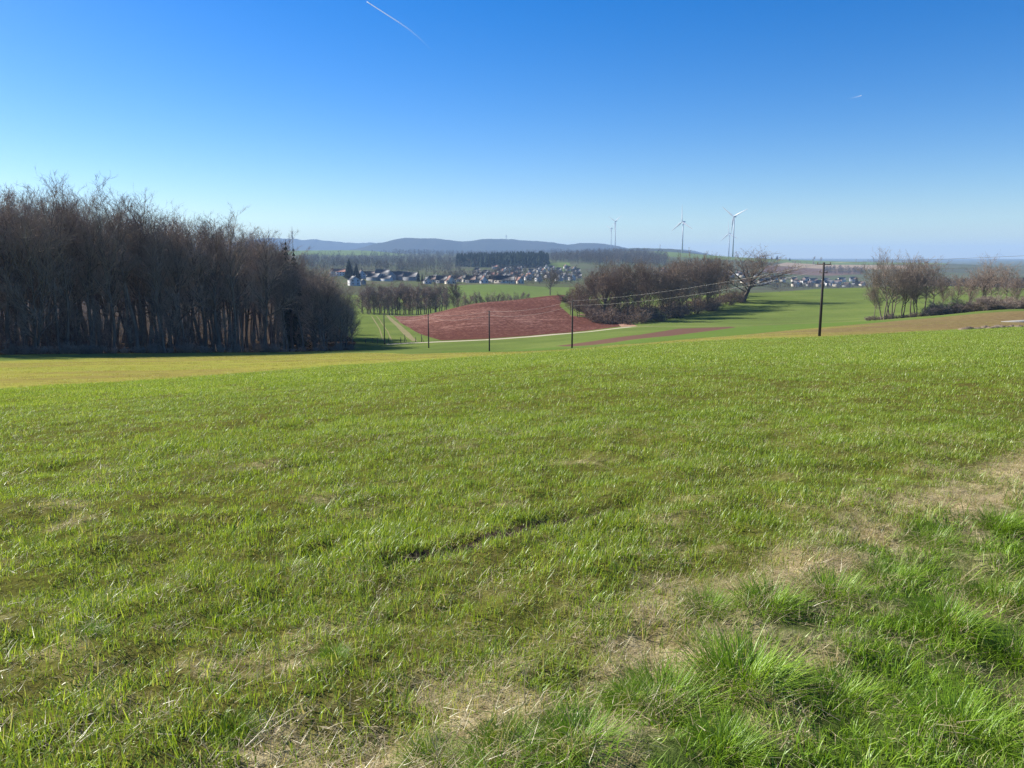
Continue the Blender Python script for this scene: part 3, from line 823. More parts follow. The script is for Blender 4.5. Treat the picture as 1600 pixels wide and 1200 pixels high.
# ------------------------------------------------------------------ far woods (each reads as one mass)
def wood_mass(name, label, poly, n, hts, kind, mat, seed, cap=None):
    r = np.random.default_rng(seed)
    P = np.array([spot(p, d) for p, d in poly]); lo, hi = P.min(0), P.max(0)
    xs = []
    while len(xs) < n:
        q = r.uniform(lo, hi, (n*3, 2)); xs += list(q[inside(q[:, 0], q[:, 1], P)])
    q = np.array(xs[:n]); z = height(q[:, 0], q[:, 1], False)
    hh = r.uniform(*hts, n)
    T = []
    if kind == 'bare':
        m = 46
        base = np.concatenate([q, z[:, None]], 1)
        f = r.uniform(.18, 1, (n, m)); az = r.uniform(0, 6.283, (n, m)); rad = hh[:, None]*.26*np.sin(np.pi*np.clip(f*.85+.12, 0, 1))*r.uniform(.2, 1, (n, m))**.6
        c = base[:, None] + np.stack([np.cos(az)*rad, np.sin(az)*rad, f*hh[:, None]*.92], -1)
        d = np.stack([np.cos(az)*.45, np.sin(az)*.45, np.full_like(az, .9)], -1)+r.normal(size=(n, m, 3))*.3
        L = hh[:, None, None]*r.uniform(.10, .24, (n, m, 1)); s = r.normal(size=(n, m, 3)); s /= np.linalg.norm(s, axis=2)[..., None]
        w = r.uniform(.12, .32, (n, m, 1))*hh[:, None, None]/14
        tw = np.stack([c-s*w, c+s*w, c+d*L], 2).reshape(-1, 3, 3)
        ang = r.uniform(0, 3.14, n); sx = np.stack([np.cos(ang), np.sin(ang), 0*ang], 1)*hh[:, None]*.016
        tr = np.stack([base-sx-UP*.5, base+sx-UP*.5, base+np.stack([0*ang, 0*ang, hh*.8], 1)], 1)
        sy = np.stack([-np.sin(ang), np.cos(ang), 0*ang], 1)*hh[:, None]*.016
        tr2 = np.stack([base-sy-UP*.5, base+sy-UP*.5, base+np.stack([0*ang, 0*ang, hh*.8], 1)], 1)
        T = np.concatenate([tw, tr, tr2])
    else:
        lay, per = 7, 6
        base = np.concatenate([q, z[:, None]], 1)
        out = []
        for i in range(lay):
            f = i/lay
            for k in range(per):
                az = r.uniform(0, 6.283, n); w = hh*.17*(1-f)**.8*r.uniform(.7, 1.2, n)+.3
                o = np.stack([np.cos(az), np.sin(az), 0*az], 1); s = np.stack([-np.sin(az), np.cos(az), 0*az], 1)
                zt = np.stack([0*az, 0*az, hh*(f+.32*r.uniform(.8, 1.1, n)).clip(0, 1)], 1); zb = np.stack([0*az, 0*az, hh*(f*.97+.02)], 1)
                out.append(np.stack([base+zt, base+zb+o*w[:, None]+s*w[:, None]*.6, base+zb+o*w[:, None]-s*w[:, None]*.6], 1))
        T = np.concatenate(out)
    me = mesh_np(name, T.reshape(-1, 3), np.arange(len(T)*3).reshape(-1, 3))
    return tag(link(name, me, MAT[mat]), label, 'wood', None, 'stuff')
wood_mass('bare_wood', 'grey-brown bare wood filling the valley side behind the farm roofs', [(470,1050),(560,1000),(640,960),(700,1000),(730,1250),(870,1500),(870,2000),(640,2100),(470,1900)], 1500, (9,16), 'bare', 'far_wood', 1)
wood_mass('pine_wood', 'dark green conifer wood above the village', [(712,1380),(790,1290),(852,1340),(860,1480),(800,1620),(716,1620)], 520, (17,25), 'pine', 'needle', 2)
wood_mass('bare_wood', 'bare wood on the slope below the two distant left wind turbines', [(868,1500),(960,1350),(1040,1400),(1042,1800),(960,2000),(868,1750)], 800, (12,20), 'bare', 'far_wood', 3)
wood_mass('scrub_belt', 'grey scrub belt in front of the village on the right', [(1175,900),(1250,860),(1350,900),(1352,980),(1270,985),(1175,990)], 260, (4,7.5), 'bare', 'far_wood', 4)
wood_mass('scrub_belt', 'brown scrub woodland behind the hedgerow on the right', [(1420,520),(1620,540),(1640,900),(1540,960),(1420,900)], 900, (6,11), 'bare', 'far_wood', 5)
wood_mass('bare_wood', 'dark thin wood behind the village beneath the tan field', [(1288,1560),(1345,1500),(1360,1640),(1290,1700)], 160, (8,14), 'bare', 'far_wood', 6)
wood_mass('garden_trees', 'bare garden trees between the village houses below the pine wood', [(655,610),(800,615),(905,680),(905,1250),(770,1250),(700,900)], 620, (5,11), 'bare', 'far_wood', 7)
wood_mass('bare_wood', 'thin bare wood on the far plain beyond the pine wood', [(480,2100),(900,2100),(960,2600),(960,3300),(620,3300),(600,2500)], 800, (12,20), 'bare', 'far_wood', 8)

# ------------------------------------------------------------------ hills on the horizon
MAT['hill'] = ground_mat('hill_forest', [(.3,(.02,.026,.014)),(.5,(.04,.036,.024)),(.7,(.07,.06,.04))], [(.4,(.03,.034,.02)),(.55,(.05,.045,.03)),(.66,(.085,.10,.045))], .02, .0016, .55, .5, 6)
def hill(name, d, prof, wd, seed, mat='hill'):
    pr = np.array(prof, float); r = np.random.default_rng(seed)
    px = np.arange(pr[0, 0], pr[-1, 0]+.1, 1.2); py = np.interp(px, pr[:, 0], pr[:, 1])
    off = np.linspace(-2.2, 2.2, 23)
    X, Y, Z = [], [], []
    top = np.array([EYE - d*t_of(p) for p in py])
    for o in off:
        dd = d + o*wd
        x = (px-800)/F*d; g = -60.0
        X.append(x); Y.append(np.full_like(x, dd))
        bump = (fbm(x/60, np.full_like(x, dd)/60, seed, 3)-.5)*10*d/5000
        Z.append(g + (top-g)*np.exp(-(o+.25*(fbm(x/700, np.full_like(x, dd/700.), seed+5)-.5))**2) + bump - 2)
    n, m = len(off), len(px)
    V = np.stack([np.array(X), np.array(Y), np.array(Z)], -1).reshape(-1, 3)
    i, k = np.meshgrid(np.arange(n-1), np.arange(m-1), indexing='ij')
    Q = np.stack([i*m+k, i*m+k+1, (i+1)*m+k+1, (i+1)*m+k], -1).reshape(-1, 4)
    tag(link(name, mesh_np(name, V, None, Q, smooth=True), MAT[mat]), kind='structure')
hill('hill', 7600, [(250,392),(330,385),(380,378),(420,371.5),(450,372),(480,374.5),(500,373.2),(508,375),(540,378),(575,379.5),(583,378),(600,381),(640,384),(700,390)], 420, 1)
hill('hill', 5600, [(500,402),(545,392),(570,386),(590,380),(605,377.5),(620,374),(637,371.2),(660,371.4),(680,372.5),(700,374.5),(725,377),(745,374.5),(762,372.2),(780,373),(800,373.4),(830,375.5),(860,378),(885,381.5),(896,380.2),(905,378.6),(925,379),(945,381),(970,386),(1010,394),(1050,402)], 420, 2)
hill('hill', 3500, [(900,404),(925,396),(945,391),(965,388.2),(990,387),(1010,386.6),(1030,387.4),(1060,390),(1085,395),(1110,402)], 260, 3)
hill('hill', 6500, [(1000,392),(1040,388.5),(1062,389.5),(1080,392),(1100,396.5),(1130,402),(1160,406)], 350, 4)
hill('hill', 10000, [(1380,424),(1440,417.5),(1475,414),(1520,413.4),(1570,415),(1600,414.5),(1680,414),(1800,418),(1900,424)], 450, 5)

# ------------------------------------------------------------------ houses
MAT['wall_white'] = plain('white_render', (.50,.49,.47), .85, .06, .4)
MAT['wall_cream'] = plain('cream_render', (.58,.52,.42), .85, .08, .4)
MAT['wall_grey'] = plain('grey_boards', (.24,.24,.24), .85, .15, .4)
MAT['roof_dark'] = plain('slate_roof', (.045,.045,.05), .6, .2, .6)
MAT['roof_brown'] = plain('brown_tile_roof', (.10,.062,.05), .7, .2, .6)
MAT['roof_red'] = plain('red_tile_roof', (.21,.09,.06), .75, .2, .6)
MAT['window'] = plain('window_glass', (.03,.04,.055), .15, .1, 1, .6)
HC = {}
def house_mesh(w, l, e, r):
    k = (w, l, e, r)
    if k not in HC:
        a, b = w/2, l/2
        m = MB()
        m.add([(-a,-b,-3),(a,-b,-3),(a,-b,e),(0,-b,e+r),(-a,-b,e),(-a,b,-3),(a,b,-3),(a,b,e),(0,b,e+r),(-a,b,e)],
              tris=[(4,2,3),(9,8,7)], quads=[(0,1,2,4),(6,5,9,7),(1,6,7,2),(5,0,4,9),(2,7,8,3),(4,3,8,9)])
        rf = MB(); o = .45; th = .22; sl = r/a
        for s in (-1, 1):
            x0, z0 = s*(a+o), e-o*sl+.06; x1, z1 = 0, e+r+.06
            V = [(x0,-b-o,z0),(x1,-b-o,z1),(x1,b+o,z1),(x0,b+o,z0)]
            V += [(x, y, z+th) for x, y, z in V]
            rf.add(V, quads=[(0,1,2,3) if s > 0 else (3,2,1,0),(4,7,6,5) if s > 0 else (5,6,7,4),(0,4,5,1),(1,5,6,2),(2,6,7,3),(3,7,4,0)])
        ch = MB(); ch.box((a*.25, -b*.3, e+r*.5), (a*.25+.7, -b*.3+.7, e+r+1.0))
        HC[k] = (m.mesh('wall'), rf.mesh('roof'), ch.mesh('chimney'))
    return HC[k]
WM = {}
def win_mesh(w, h):
    if (w, h) not in WM:
        m = MB(); m.box((-w/2, -.03, 0), (w/2, .03, h)); WM[(w, h)] = m.mesh('window'); WM[(w, h)].materials.append(MAT['window'])
    return WM[(w, h)]
def slot_mat(o, mat):
    o.material_slots[0].link = 'OBJECT'; o.material_slots[0].material = mat
def house(px, d, w, l, e, r, rz, wall, roof, label, group=None, wins=False, name='house', dz=0.0, cat='house'):
    x, y = spot(px, d)
    h = empty(name, (x, y, H1(x, y)+dz), rz, .82 if d < 900 and group is None else .70)
    tag(h, label, cat, group)
    mw, mr, mc = house_mesh(w, l, e, r)
    for mm in (mw, mr, mc):
        if not mm.materials: mm.materials.append(MAT['wall_white'])
    a = link('wall', mw, None, h); slot_mat(a, MAT[wall])
    b = link('roof', mr, None, h); slot_mat(b, MAT[roof])
    if wins:
        c = link('chimney', mc, None, b); slot_mat(c, MAT['wall_grey'])
        wm = win_mesh(1.3, 1.4)
        for zz in ([1.1, 3.9] if e > 4.5 else [1.1]):
            for k in range(2):
                for s in (-1, 1):
                    q = link('window', wm, None, h); q.location = ((k-.5)*w*.5, s*(l/2+.02), zz)
            for k in range(max(2, int(l/4))):
                for s in (-1, 1):
                    q = link('window', wm, None, h); q.location = (s*(w/2+.02), (k+.5)/max(2, int(l/4))*l-l/2, zz); q.rotation_euler = (0, 0, math.pi/2)
    return h
# the farm and houses at the end of the wood
house(531, 870, 13, 24, 5.5, 4, R(88), 'wall_white', 'roof_red', 'long white building with weathered red roof beside the dark conifer', None, True, 'farm_building', 0, 'building')
house(518, 850, 9, 9, 4, 4, R(10), 'wall_cream', 'roof_brown', 'small cream gabled annex in front of the long red-roofed building', None, False)
house(552, 600, 9.5, 11, 5.6, 3, R(25), 'wall_white', 'roof_dark', 'bright white two-storey house standing below the farm, above the meadow', None, True)
house(566, 620, 5, 6, 3, 2, R(20), 'wall_grey', 'roof_dark', 'little dark shed beside the bright white house', None, False, 'shed', 0, 'shed')
house(564, 780, 10, 14, 5, 5, R(15), 'wall_white', 'roof_brown', 'white gabled house just right of the dark conifer', None, True)
house(577, 800, 9, 15, 4, 4, R(80), 'wall_cream', 'roof_brown', 'low cream farmhouse with brown roof between conifer and barns', None, True)
house(584, 720, 12, 14, 4, 4, R(70), 'wall_grey', 'roof_dark', 'dark-roofed barn in front of the farmyard', None, False, 'barn', 0, 'barn')
house(597, 790, 12, 16, 6, 5, R(80), 'wall_white', 'roof_dark', 'white farmhouse with big dark roof amid the barns', None, True)
house(609, 750, 13, 18, 5.5, 6, R(12), 'wall_grey', 'roof_dark', 'grey-gabled timber barn facing the meadow', None, False, 'barn', 0, 'barn')
house(603, 715, 10, 12, 3, 3, R(75), 'wall_white', 'roof_dark', 'low white lean-to with pale roof before the grey barn', None, False, 'shed', 0, 'shed')
house(626, 760, 14, 20, 4.5, 5.5, R(82), 'wall_grey', 'roof_dark', 'long dark-roofed barn next to the grey-gabled one', None, False, 'barn', 0, 'barn')
house(642, 745, 13, 16, 4.5, 5, R(75), 'wall_grey', 'roof_dark', 'last long dark barn at the end of the farm row', None, False, 'barn', 0, 'barn')
for px, d, h in ((545,760,20),(556,770,15),(565,790,11)):
    x, y = spot(px, d); plant('thuja', x, y, h, {545:'huge dark evergreen tree between the farm buildings', 556:'dark evergreen leaning on the huge one by the farm', 565:'small dark evergreen at the end of the farm evergreens'}[px], 'tree', None, 14)
for px, d, h in ((653,700,11),(659,705,8)):
    x, y = spot(px, d); plant('spruce', x, y, h, {653:'slim dark conifer at the end of the barn row', 659:'shorter conifer beside the barn row end'}[px], 'tree', None, 20, wide=1.3)
# the row along the upper meadow
ROW = [(667,650,8,10,4,4,20),(676,690,8,10,4,4,70),(690,660,9,13,4,5,80),(703,640,11,13,3.5,5.5,15),(716,690,8,11,4,4,75),(727,680,8,11,5,4,10),(736,650,9,12,4,4.5,78),(746,660,9,12,5,4,70),(756,630,9,11,3.5,5,8),(772,660,8,12,4,4,75),(788,640,9,20,3.4,4,84),(799,655,8,12,4,4,80),(680,720,8,10,4,4,30),(812,650,8,10,3.5,4,15)]
for i, (px, d, w, l, e, r, rz) in enumerate(ROW):
    long_ = px == 788
    house(px, d, w, l, e, r, R(rz), ['wall_white', 'wall_cream', 'wall_grey', 'wall_cream'][i % 4] if not long_ else 'wall_cream', ['roof_dark', 'roof_brown', 'roof_dark', 'roof_red', 'roof_brown'][i % 5],
          'long low house with dark roof at the end of the meadow row' if long_ else ['white', 'cream', 'grey', 'cream'][i % 4] + '-walled house with ' + ['dark', 'brown', 'dark', 'red', 'brown'][i % 5] + ' roof, ' + zone(px, [680, 720, 760], ['at the barn end', 'left of the middle', 'right of the middle', 'at the far end']) + ' of the row along the upper meadow', None if long_ else 'houses along the upper meadow', True)
# the village below the pine wood
vill = []
k = 0
while len(vill) < 62 and k < 4000:
    k += 1
    px = random.uniform(742, 905); d = random.uniform(760, 1290)
    if px < 770 and d > 1150: continue
    x, y = spot(px, d)
    if any(math.hypot(x-a, y-b) < 21 for a, b in vill): continue
    vill.append((x, y))
    w, l = random.choice([(9,11),(9,12),(10,13),(8,10)]); e = random.choice([4,5.5]); r = random.choice([4,5])
    dark = random.random() < .72
    wall = random.choice(['wall_white','wall_white','wall_white','wall_cream'])
    house(px, d, w, l, e, r, R(random.choice([8,12,20,75,80,85])+random.uniform(-8, 8)), wall, 'roof_dark' if dark else 'roof_red',
          ('white' if wall == 'wall_white' else 'cream') + (' two-storey' if e > 5 else ' low') + (' house with dark roof' if dark else ' house with red roof') + ' in the village ' + zone(px, [790, 850], ['left below', 'straight below', 'right of']) + ' the pine wood, ' + ('lower' if d < 950 else 'upper') + ' rows', ('dark' if dark else 'red') + '-roofed houses of the far village')
# the village on the right, behind the meadow crest
RV = []
k = 0
while len(RV) < 46 and k < 4000:
    k += 1
    px = random.uniform(1100, 1350) if random.random() < .85 else random.uniform(1020, 1100); d = random.uniform(1010, 1330)
    x, y = spot(px, d)
    if any(math.hypot(x-a, y-b) < 22 for a, b in RV): continue
    RV.append((x, y))
    w, l = random.choice([(9,12),(10,13),(10,16)]); e = random.choice([4,5.5]); r = random.choice([4,5])
    red = random.random() < .45
    house(px, d, w, l, e, r, R(random.choice([10,20,70,80,85])+random.uniform(-8, 8)), random.choice(['wall_white','wall_grey','wall_cream','wall_cream']), 'roof_brown' if red else 'roof_dark',
          ('two-storey' if e > 5 else 'low') + (' pale house with brown roof' if red else ' pale house with slate-dark roof') + ' behind the big meadow, ' + zone(px, [1110, 1190, 1240, 1290], ['behind the grove', 'left of the end oak', 'right of the end oak', 'left of the tall pole', 'right of the tall pole']), ('brown' if red else 'dark') + '-roofed houses behind the big meadow')
for px, d, h, lab in ((1254,1000,8,'dark evergreen clump left of the village gap behind the meadow'),(1267,1000,7,'dark round evergreen in front of the red-roofed houses'),(1341,1080,13,'slim dark conifer at the right end of the far village'),(1296,1060,8,'dark evergreen beside the pole, in the right-hand village')):
    x, y = spot(px, d); plant('thuja', x, y, h, lab, 'tree', None, 14, wide=1.0)
# trees on the ridge skyline
for px, d, top, key, lab in ((1196,2300,400,'thuja','dark evergreen on the skyline just behind the oak'),(1206,2350,403,'thuja','low dark evergreen between two taller ones on the skyline'),(1214,2350,399,'thuja','round dark evergreen standing highest on the skyline ridge'),
                        (1228,2350,402,'far','leafless tree next to the round evergreen on the skyline'),(1234,2350,404,'thuja','small pointed evergreen on the skyline ridge'),
                        (1271,2250,401,'far','wide bare tree of the skyline pair left of the pole top'),(1283,2250,402,'far','second bare tree of the skyline pair, beside the pole top'),(1337,2500,406,'far','tiny lone tree on the bare skyline right of the pole')):
    x, y = spot(px, d); h = EYE - d*t_of(top) - H1(x, y)
    plant(key, x, y, max(9, min(h, 26)), lab, 'tree', None, 14, wide=1.2)
for i in range(16):
    px = 1225+random.uniform(0, 70) if i < 10 else 1300+random.uniform(0, 110); d = random.uniform(1950, 2150) if i < 10 else random.uniform(2200, 2500); x, y = spot(px, d)
    plant('far', x, y, random.uniform(5, 9), 'small bare orchard tree on the slope under the skyline ridge', 'tree', 'trees on the slope under the ridge', 14, wide=1.8)

# ------------------------------------------------------------------ wind turbines and masts
MAT['turbine'] = plain('turbine_paint', (.46,.48,.50), .4, .03, .1)
MAT['mast'] = plain('mast_steel', (.30,.31,.33), .5, .1, .2)
def turbine(px, hub_py, d, blade, yaw, ang, label):
    hub = at(px, hub_py, d); gz = H1(hub[0], d)
    e = empty('wind_turbine', (hub[0], d, gz-3), yaw); tag(e, label, 'wind turbine', 'wind turbines on the horizon')
    Ht = hub[2]-gz+3
    m = MB(); m.tube([(0,0,0),(0,0,Ht*.5),(0,0,Ht-1.5)], [blade*.045,blade*.036,blade*.026], 14); link('tower', m.mesh('tower', True), MAT['turbine'], e)
    s = blade/50
    m = MB(); m.tube([(0,-4*s,Ht),(0,-3*s,Ht),(0,5*s,Ht),(0,8.5*s,Ht+.2)], [1.3*s,2.0*s,2.2*s,1.5*s], 8); link('nacelle', m.mesh('nacelle', True), MAT['turbine'], e)
    m = MB(); m.tube([(0,-4*s,Ht),(0,-5*s,Ht),(0,-6.6*s,Ht)], [1.7*s,1.6*s,.3*s], 10); link('hub', m.mesh('hub', True), MAT['turbine'], e)
    for k in range(3):
        a = ang+k*2*math.pi/3
        dx, dz = math.cos(a), math.sin(a)
        st = [(0,.9,.9),(.06,.9,.9),(.2,2.1,.55),(.5,1.4,.35),(.8,.85,.2),(1,.25,.08)]
        V, n = [], 8
        for f, c, th in st:
            for j in range(n):
                q = 2*math.pi*j/n; u_, v_ = c*s*1.25*math.cos(q), th*s*1.4*math.sin(q)
                tw = .35*(1-f); uu, vv = u_*math.cos(tw)-v_*math.sin(tw), u_*math.sin(tw)+v_*math.cos(tw)
                V.append((dx*f*blade - dz*uu, -5*s+vv, Ht + dz*f*blade + dx*uu))
        Q = [(i*n+j, i*n+(j+1) % n, (i+1)*n+(j+1) % n, (i+1)*n+j) for i in range(len(st)-1) for j in range(n)]
        link('blade', mesh_np('blade', V, None, Q, smooth=True), MAT['turbine'], e)
turbine(1067.5, 346.5, 2500, 54, R(-56), R(92), 'middle wind turbine with one blade pointing straight up')
turbine(1147.5, 338.5, 2250, 50, R(-50), R(263), 'tallest wind turbine, blades making a Y above the grove')
turbine(1140, 365, 3600, 58, R(-56), R(95), 'small wind turbine partly crossing the tower of the tallest one')
turbine(962, 345.8, 3300, 44, R(-50), R(270), 'right-hand turbine of the distant pair above the bare wood')
turbine(955.4, 356.8, 3900, 44, R(-62), R(280), 'shorter left-hand turbine of the distant pair above the bare wood')
turbine(1562, 396, 7000, 50, R(-40), R(85), 'faint distant turbine above the right end of the hedgerow')
def mast(px, top, d, w, label, base=None):
    p = at(px, top, d); gz = H1(p[0], d) if base is None else at(px, base, d)[2]
    e = empty('radio_mast', (p[0], d, gz)); tag(e, label, 'mast')
    H = p[2]-gz
    m = MB(); m.tube([(0,0,0),(0,0,H*.75),(0,0,H)], [w,w*.8,w*.25], 6); link('mast_shaft', m.mesh('mast_shaft'), MAT['mast'], e)
    m = MB(); m.tube([(0,0,H*.55),(0,0,H*.62)], [w*2.2,w*2.2], 8); m.tube([(0,0,H*.72),(0,0,H*.80)], [w*1.8,w*1.8], 8); link('antenna', m.mesh('antenna'), MAT['mast'], e)
mast(456, 353, 2400, 1.1, 'radio mast with antenna drums above the spruce top')
mast(419.5, 353, 3000, .8, 'thin faint mast above the wood where the hills begin')
mast(791, 366, 5600, 2.2, 'distant mast on top of the long blue hill', 375)
mast(1031.5, 381, 3500, 1.2, 'small mast on the ridge left of the middle turbine', 389)

# ------------------------------------------------------------------ pole line
MAT['pole'] = plain('tarred_wood', (.045,.036,.03), .8, .3, 3)
MAT['wire'] = plain('aluminium_wire', (.26,.245,.21), .4, .05, 1, .5, .3)
MAT['insulator'] = plain('porcelain', (.12,.09,.07), .3, .1, 3)
PH = 7.3
POLES = [(2900, 40, 'pole'), (1288, 72, 'tall dark utility pole with two crossarms, nearest, on the right of the field'), (895.5, 112, 'second utility pole, at the edge of the stubble before the red field'),
         (764, 137, 'third utility pole, standing before the red ploughed field'), (667.5, 160, 'fourth utility pole, at the left corner of the red field'), (597.5, 181, 'last and smallest utility pole, by the end of the wood')]
TOPS = [None, 410, 469.5, 486, 490.5, 490]
pole_top = []
for i, (px, d, lab) in enumerate(POLES):
    x, y = spot(px, d); z = H1(x, y)
    h = PH if i == 0 else EYE - d*t_of(TOPS[i]) - z
    h = max(6.2, min(h, 9.5))
    rz = math.atan2(-.52, -.85)
    if i:
        e = empty('utility_pole', (x, y, z), rz); tag(e, lab, 'utility pole', 'utility poles of the overhead line')
        m = MB(); m.tube([(0,0,-.6),(.0,0,h*.5),(.02,0,h)], [.135,.115,.09], 10); link('shaft', m.mesh('shaft', True), MAT['pole'], e)
        for zz in ((h-.18, h-.95) if i == 1 else (h-.12, h-.75)):
            w = .75 if i == 1 and zz > h-.5 else (.42 if i == 1 else .24)
            m = MB(); m.box((-.045, -w, zz-.04), (.045, w, zz+.04)); ca = link('crossarm', m.mesh('crossarm'), MAT['pole'], e)
            for s in (-1, 1):
                m = MB(); m.tube([(0, s*w*.9, zz+.05), (0, s*w*.9, zz+.12), (0, s*w*.9, zz+.2)], [.03,.055,.03], 6)
                link('insulator', m.mesh('insulator', True), MAT['insulator'], ca)
    pole_top.append((x, y, z+h, h))
WL = ['between the nearest pole and the frame edge', 'sagging from the nearest pole to the second pole', 'sagging from the second pole to the third pole', 'running from the third pole to the fourth pole', 'running from the fourth pole to the last pole']
for i in range(len(POLES)-1):
    a, b = pole_top[i], pole_top[i+1]
    for k, dz in enumerate((.05, .72)):
        P = []
        for j in range(17):
            f = j/16; sag = 4*f*(1-f)*(.55+.2*k)
            P.append((a[0]+(b[0]-a[0])*f, a[1]+(b[1]-a[1])*f, a[2]-dz+(b[2]-a[2])*f - sag))
        m = MB(); m.tube(P, [.011]*17, 4)
        tag(link('overhead_wire', m.mesh('overhead_wire', True), MAT['wire']), ('upper' if k == 0 else 'lower') + ' overhead wire ' + WL[i], 'wire', 'overhead wires')

# fence posts of the pasture
MAT['post'] = plain('weathered_wood', (.11,.095,.08), .85, .3, 4)
fp = [(571,536),(582,536),(590,536.5),(607,535.5),(626,535),(632.5,535),(649.5,534.5),(658.5,534.5)]
for i, (px, py) in enumerate(fp):
    x, y = ground(px, py); z = H1(x, y)
    h = 1.3 if i not in (5, 7) else 1.9
    m = MB(); m.tube([(0,0,-.3),(.03,0,h*.6),(.0,.02,h)], [.09,.085,.07], 6)
    if i in (5, 7): m.tube([(0,0,h*.75),(.55,0,.0)], [.05,.05], 5)
    o = link('fence_post', m.mesh('fence_post'), MAT['post'], None, (x, y, z))
    tag(o, {5: 'braced wooden corner post of the pasture fence left of the dry bank', 7: 'braced wooden post at the foot of the red field beside the track'}.get(i, 'thin wooden fence post of the pasture by the last pole'), 'post', 'pasture fence posts')

# concrete pad at the right end of the strip, with lumps of earth before it
MAT['concrete'] = plain('pale_concrete', (.22,.21,.19), .9, .1, 1.5)
c4 = [ground(1564, 503), ground(1605, 504), spot(1640, 112), spot(1592, 108)]
m = MB(); zb = [H1(*p) for p in c4]
m.add([(p[0], p[1], zb[i]-.3) for i, p in enumerate(c4)] + [(p[0], p[1], zb[i]+.08) for i, p in enumerate(c4)],
      quads=[(0,1,2,3),(4,7,6,5),(0,4,5,1),(1,5,6,2),(2,6,7,3),(3,7,4,0)])
tag(link('concrete_pad', m.mesh('concrete_pad'), MAT['concrete']), 'pale concrete pad on the stubble at the right edge of the field', 'concrete pad')
MAT['earth'] = ground_mat('earth_clods', [(.3,(.09,.065,.045)),(.7,(.30,.24,.18))], [(.3,(.12,.09,.06)),(.7,(.22,.17,.12))], 2, .4, .5, .5, .1)
def clod(seed, r):
    g = np.random.default_rng(seed)
    V, n, k = [], 9, 5
    for i in range(k+1):
        a = math.pi/2*i/k
        for j in range(n):
            q = 2*math.pi*j/n; s = g.uniform(.75, 1.2)
            V.append((r*math.cos(a)*math.cos(q)*s*1.4, r*math.cos(a)*math.sin(q)*s, r*.8*math.sin(a)*g.uniform(.7, 1.1)-.05))
    Q = [(i*n+j, i*n+(j+1) % n, (i+1)*n+(j+1) % n, (i+1)*n+j) for i in range(k) for j in range(n)]
    return mesh_np('clod', V, None, Q)
clods = [clod(i, .5) for i in range(4)]
for c in clods: c.materials.append(MAT['earth'])
for i, (px, py, s) in enumerate([(1512,514.5,1.2),(1521,514,.7),(1529,513.5,.8),(1540,512.5,1.2),(1547,512.5,.7),(1556,511.8,1.0),(1563,511.5,1.3),(1572,511,.8),(1581,510.5,1.0),(1592,510.5,.9)]):
    x, y = ground(px, py+1.0)
    o = link('earth_lump', clods[i % 4], None, None, (x, y, H1(x, y))); o.scale = (s, s, s*.8); o.rotation_euler = (0, 0, i*1.3)
    tag(o, 'lump of turned earth in the row before the concrete pad', 'earth lump', 'earth lumps before the concrete pad')

# ------------------------------------------------------------------ grass
def grass_mat(name, stops, dry, trans=.35, gloss=.10):
    m, nt, b = new_mat(name)
    nt.nodes.remove(b)
    out = nt.nodes['Material Output']
    tn = nd(nt, 'ShaderNodeAttribute', attribute_name='tone')
    dr = nd(nt, 'ShaderNodeAttribute', attribute_name='dry', attribute_type='INSTANCER')
    w = wpos(nt)
    n1 = noise(nt, .35, 3, .6, w); 
    f = math_n(nt, 'ADD', math_n(nt, 'MULTIPLY', tn.outputs['Fac'], .60), math_n(nt, 'MULTIPLY', n1, .42))
    c = ramp(nt, stops, f)
    c = mix(nt, math_n(nt, 'MULTIPLY', dr.outputs['Fac'], math_n(nt, 'GREATER_THAN', math_n(nt, 'ADD', tn.outputs['Fac'], dr.outputs['Fac']), .95), True), c, dry)
    df = nd(nt, 'ShaderNodeBsdfDiffuse'); tr = nd(nt, 'ShaderNodeBsdfTranslucent'); gl = nd(nt, 'ShaderNodeBsdfGlossy'); gl.inputs['Roughness'].default_value = .42
    gl.inputs['Color'].default_value = (.9, .95, .9, 1)
    nt.links.new(c, df.inputs['Color']); 
    tc = mix(nt, 1.0, c, (1.25, 1.2, .6), 'MULTIPLY'); nt.links.new(tc, tr.inputs['Color'])
    a = nd(nt, 'ShaderNodeMixShader'); a.inputs[0].default_value = trans
    nt.links.new(df.outputs[0], a.inputs[1]); nt.links.new(tr.outputs[0], a.inputs[2])
    g = nd(nt, 'ShaderNodeMixShader'); g.inputs[0].default_value = gloss
    nt.links.new(a.outputs[0], g.inputs[1]); nt.links.new(gl.outputs[0], g.inputs[2])
    nt.links.new(g.outputs[0], out.inputs['Surface'])
    return m
MAT['blade'] = grass_mat('crop_blades', [(.10,(.075,.095,.012)),(.34,(.185,.27,.022)),(.6,(.285,.41,.038)),(.92,(.52,.57,.13))], (.54,.46,.25), .42, .036)
MAT['stub'] = grass_mat('stubble_blades', [(.12,(.18,.14,.04)),(.4,(.27,.255,.05)),(.65,(.32,.34,.055)),(.92,(.36,.42,.075))], (.44,.34,.19), .4, .03)
MAT['lush'] = grass_mat('verge_blades', [(.15,(.08,.13,.012)),(.42,(.165,.29,.019)),(.7,(.26,.42,.028)),(.95,(.44,.52,.08))], (.42,.34,.18), .32, .025)
MAT['straw'] = grass_mat('dead_straw', [(.1,(.18,.13,.06)),(.45,(.40,.31,.16)),(.8,(.55,.46,.27)),(1,(.64,.56,.36))], (.4,.32,.18), .25, .06)

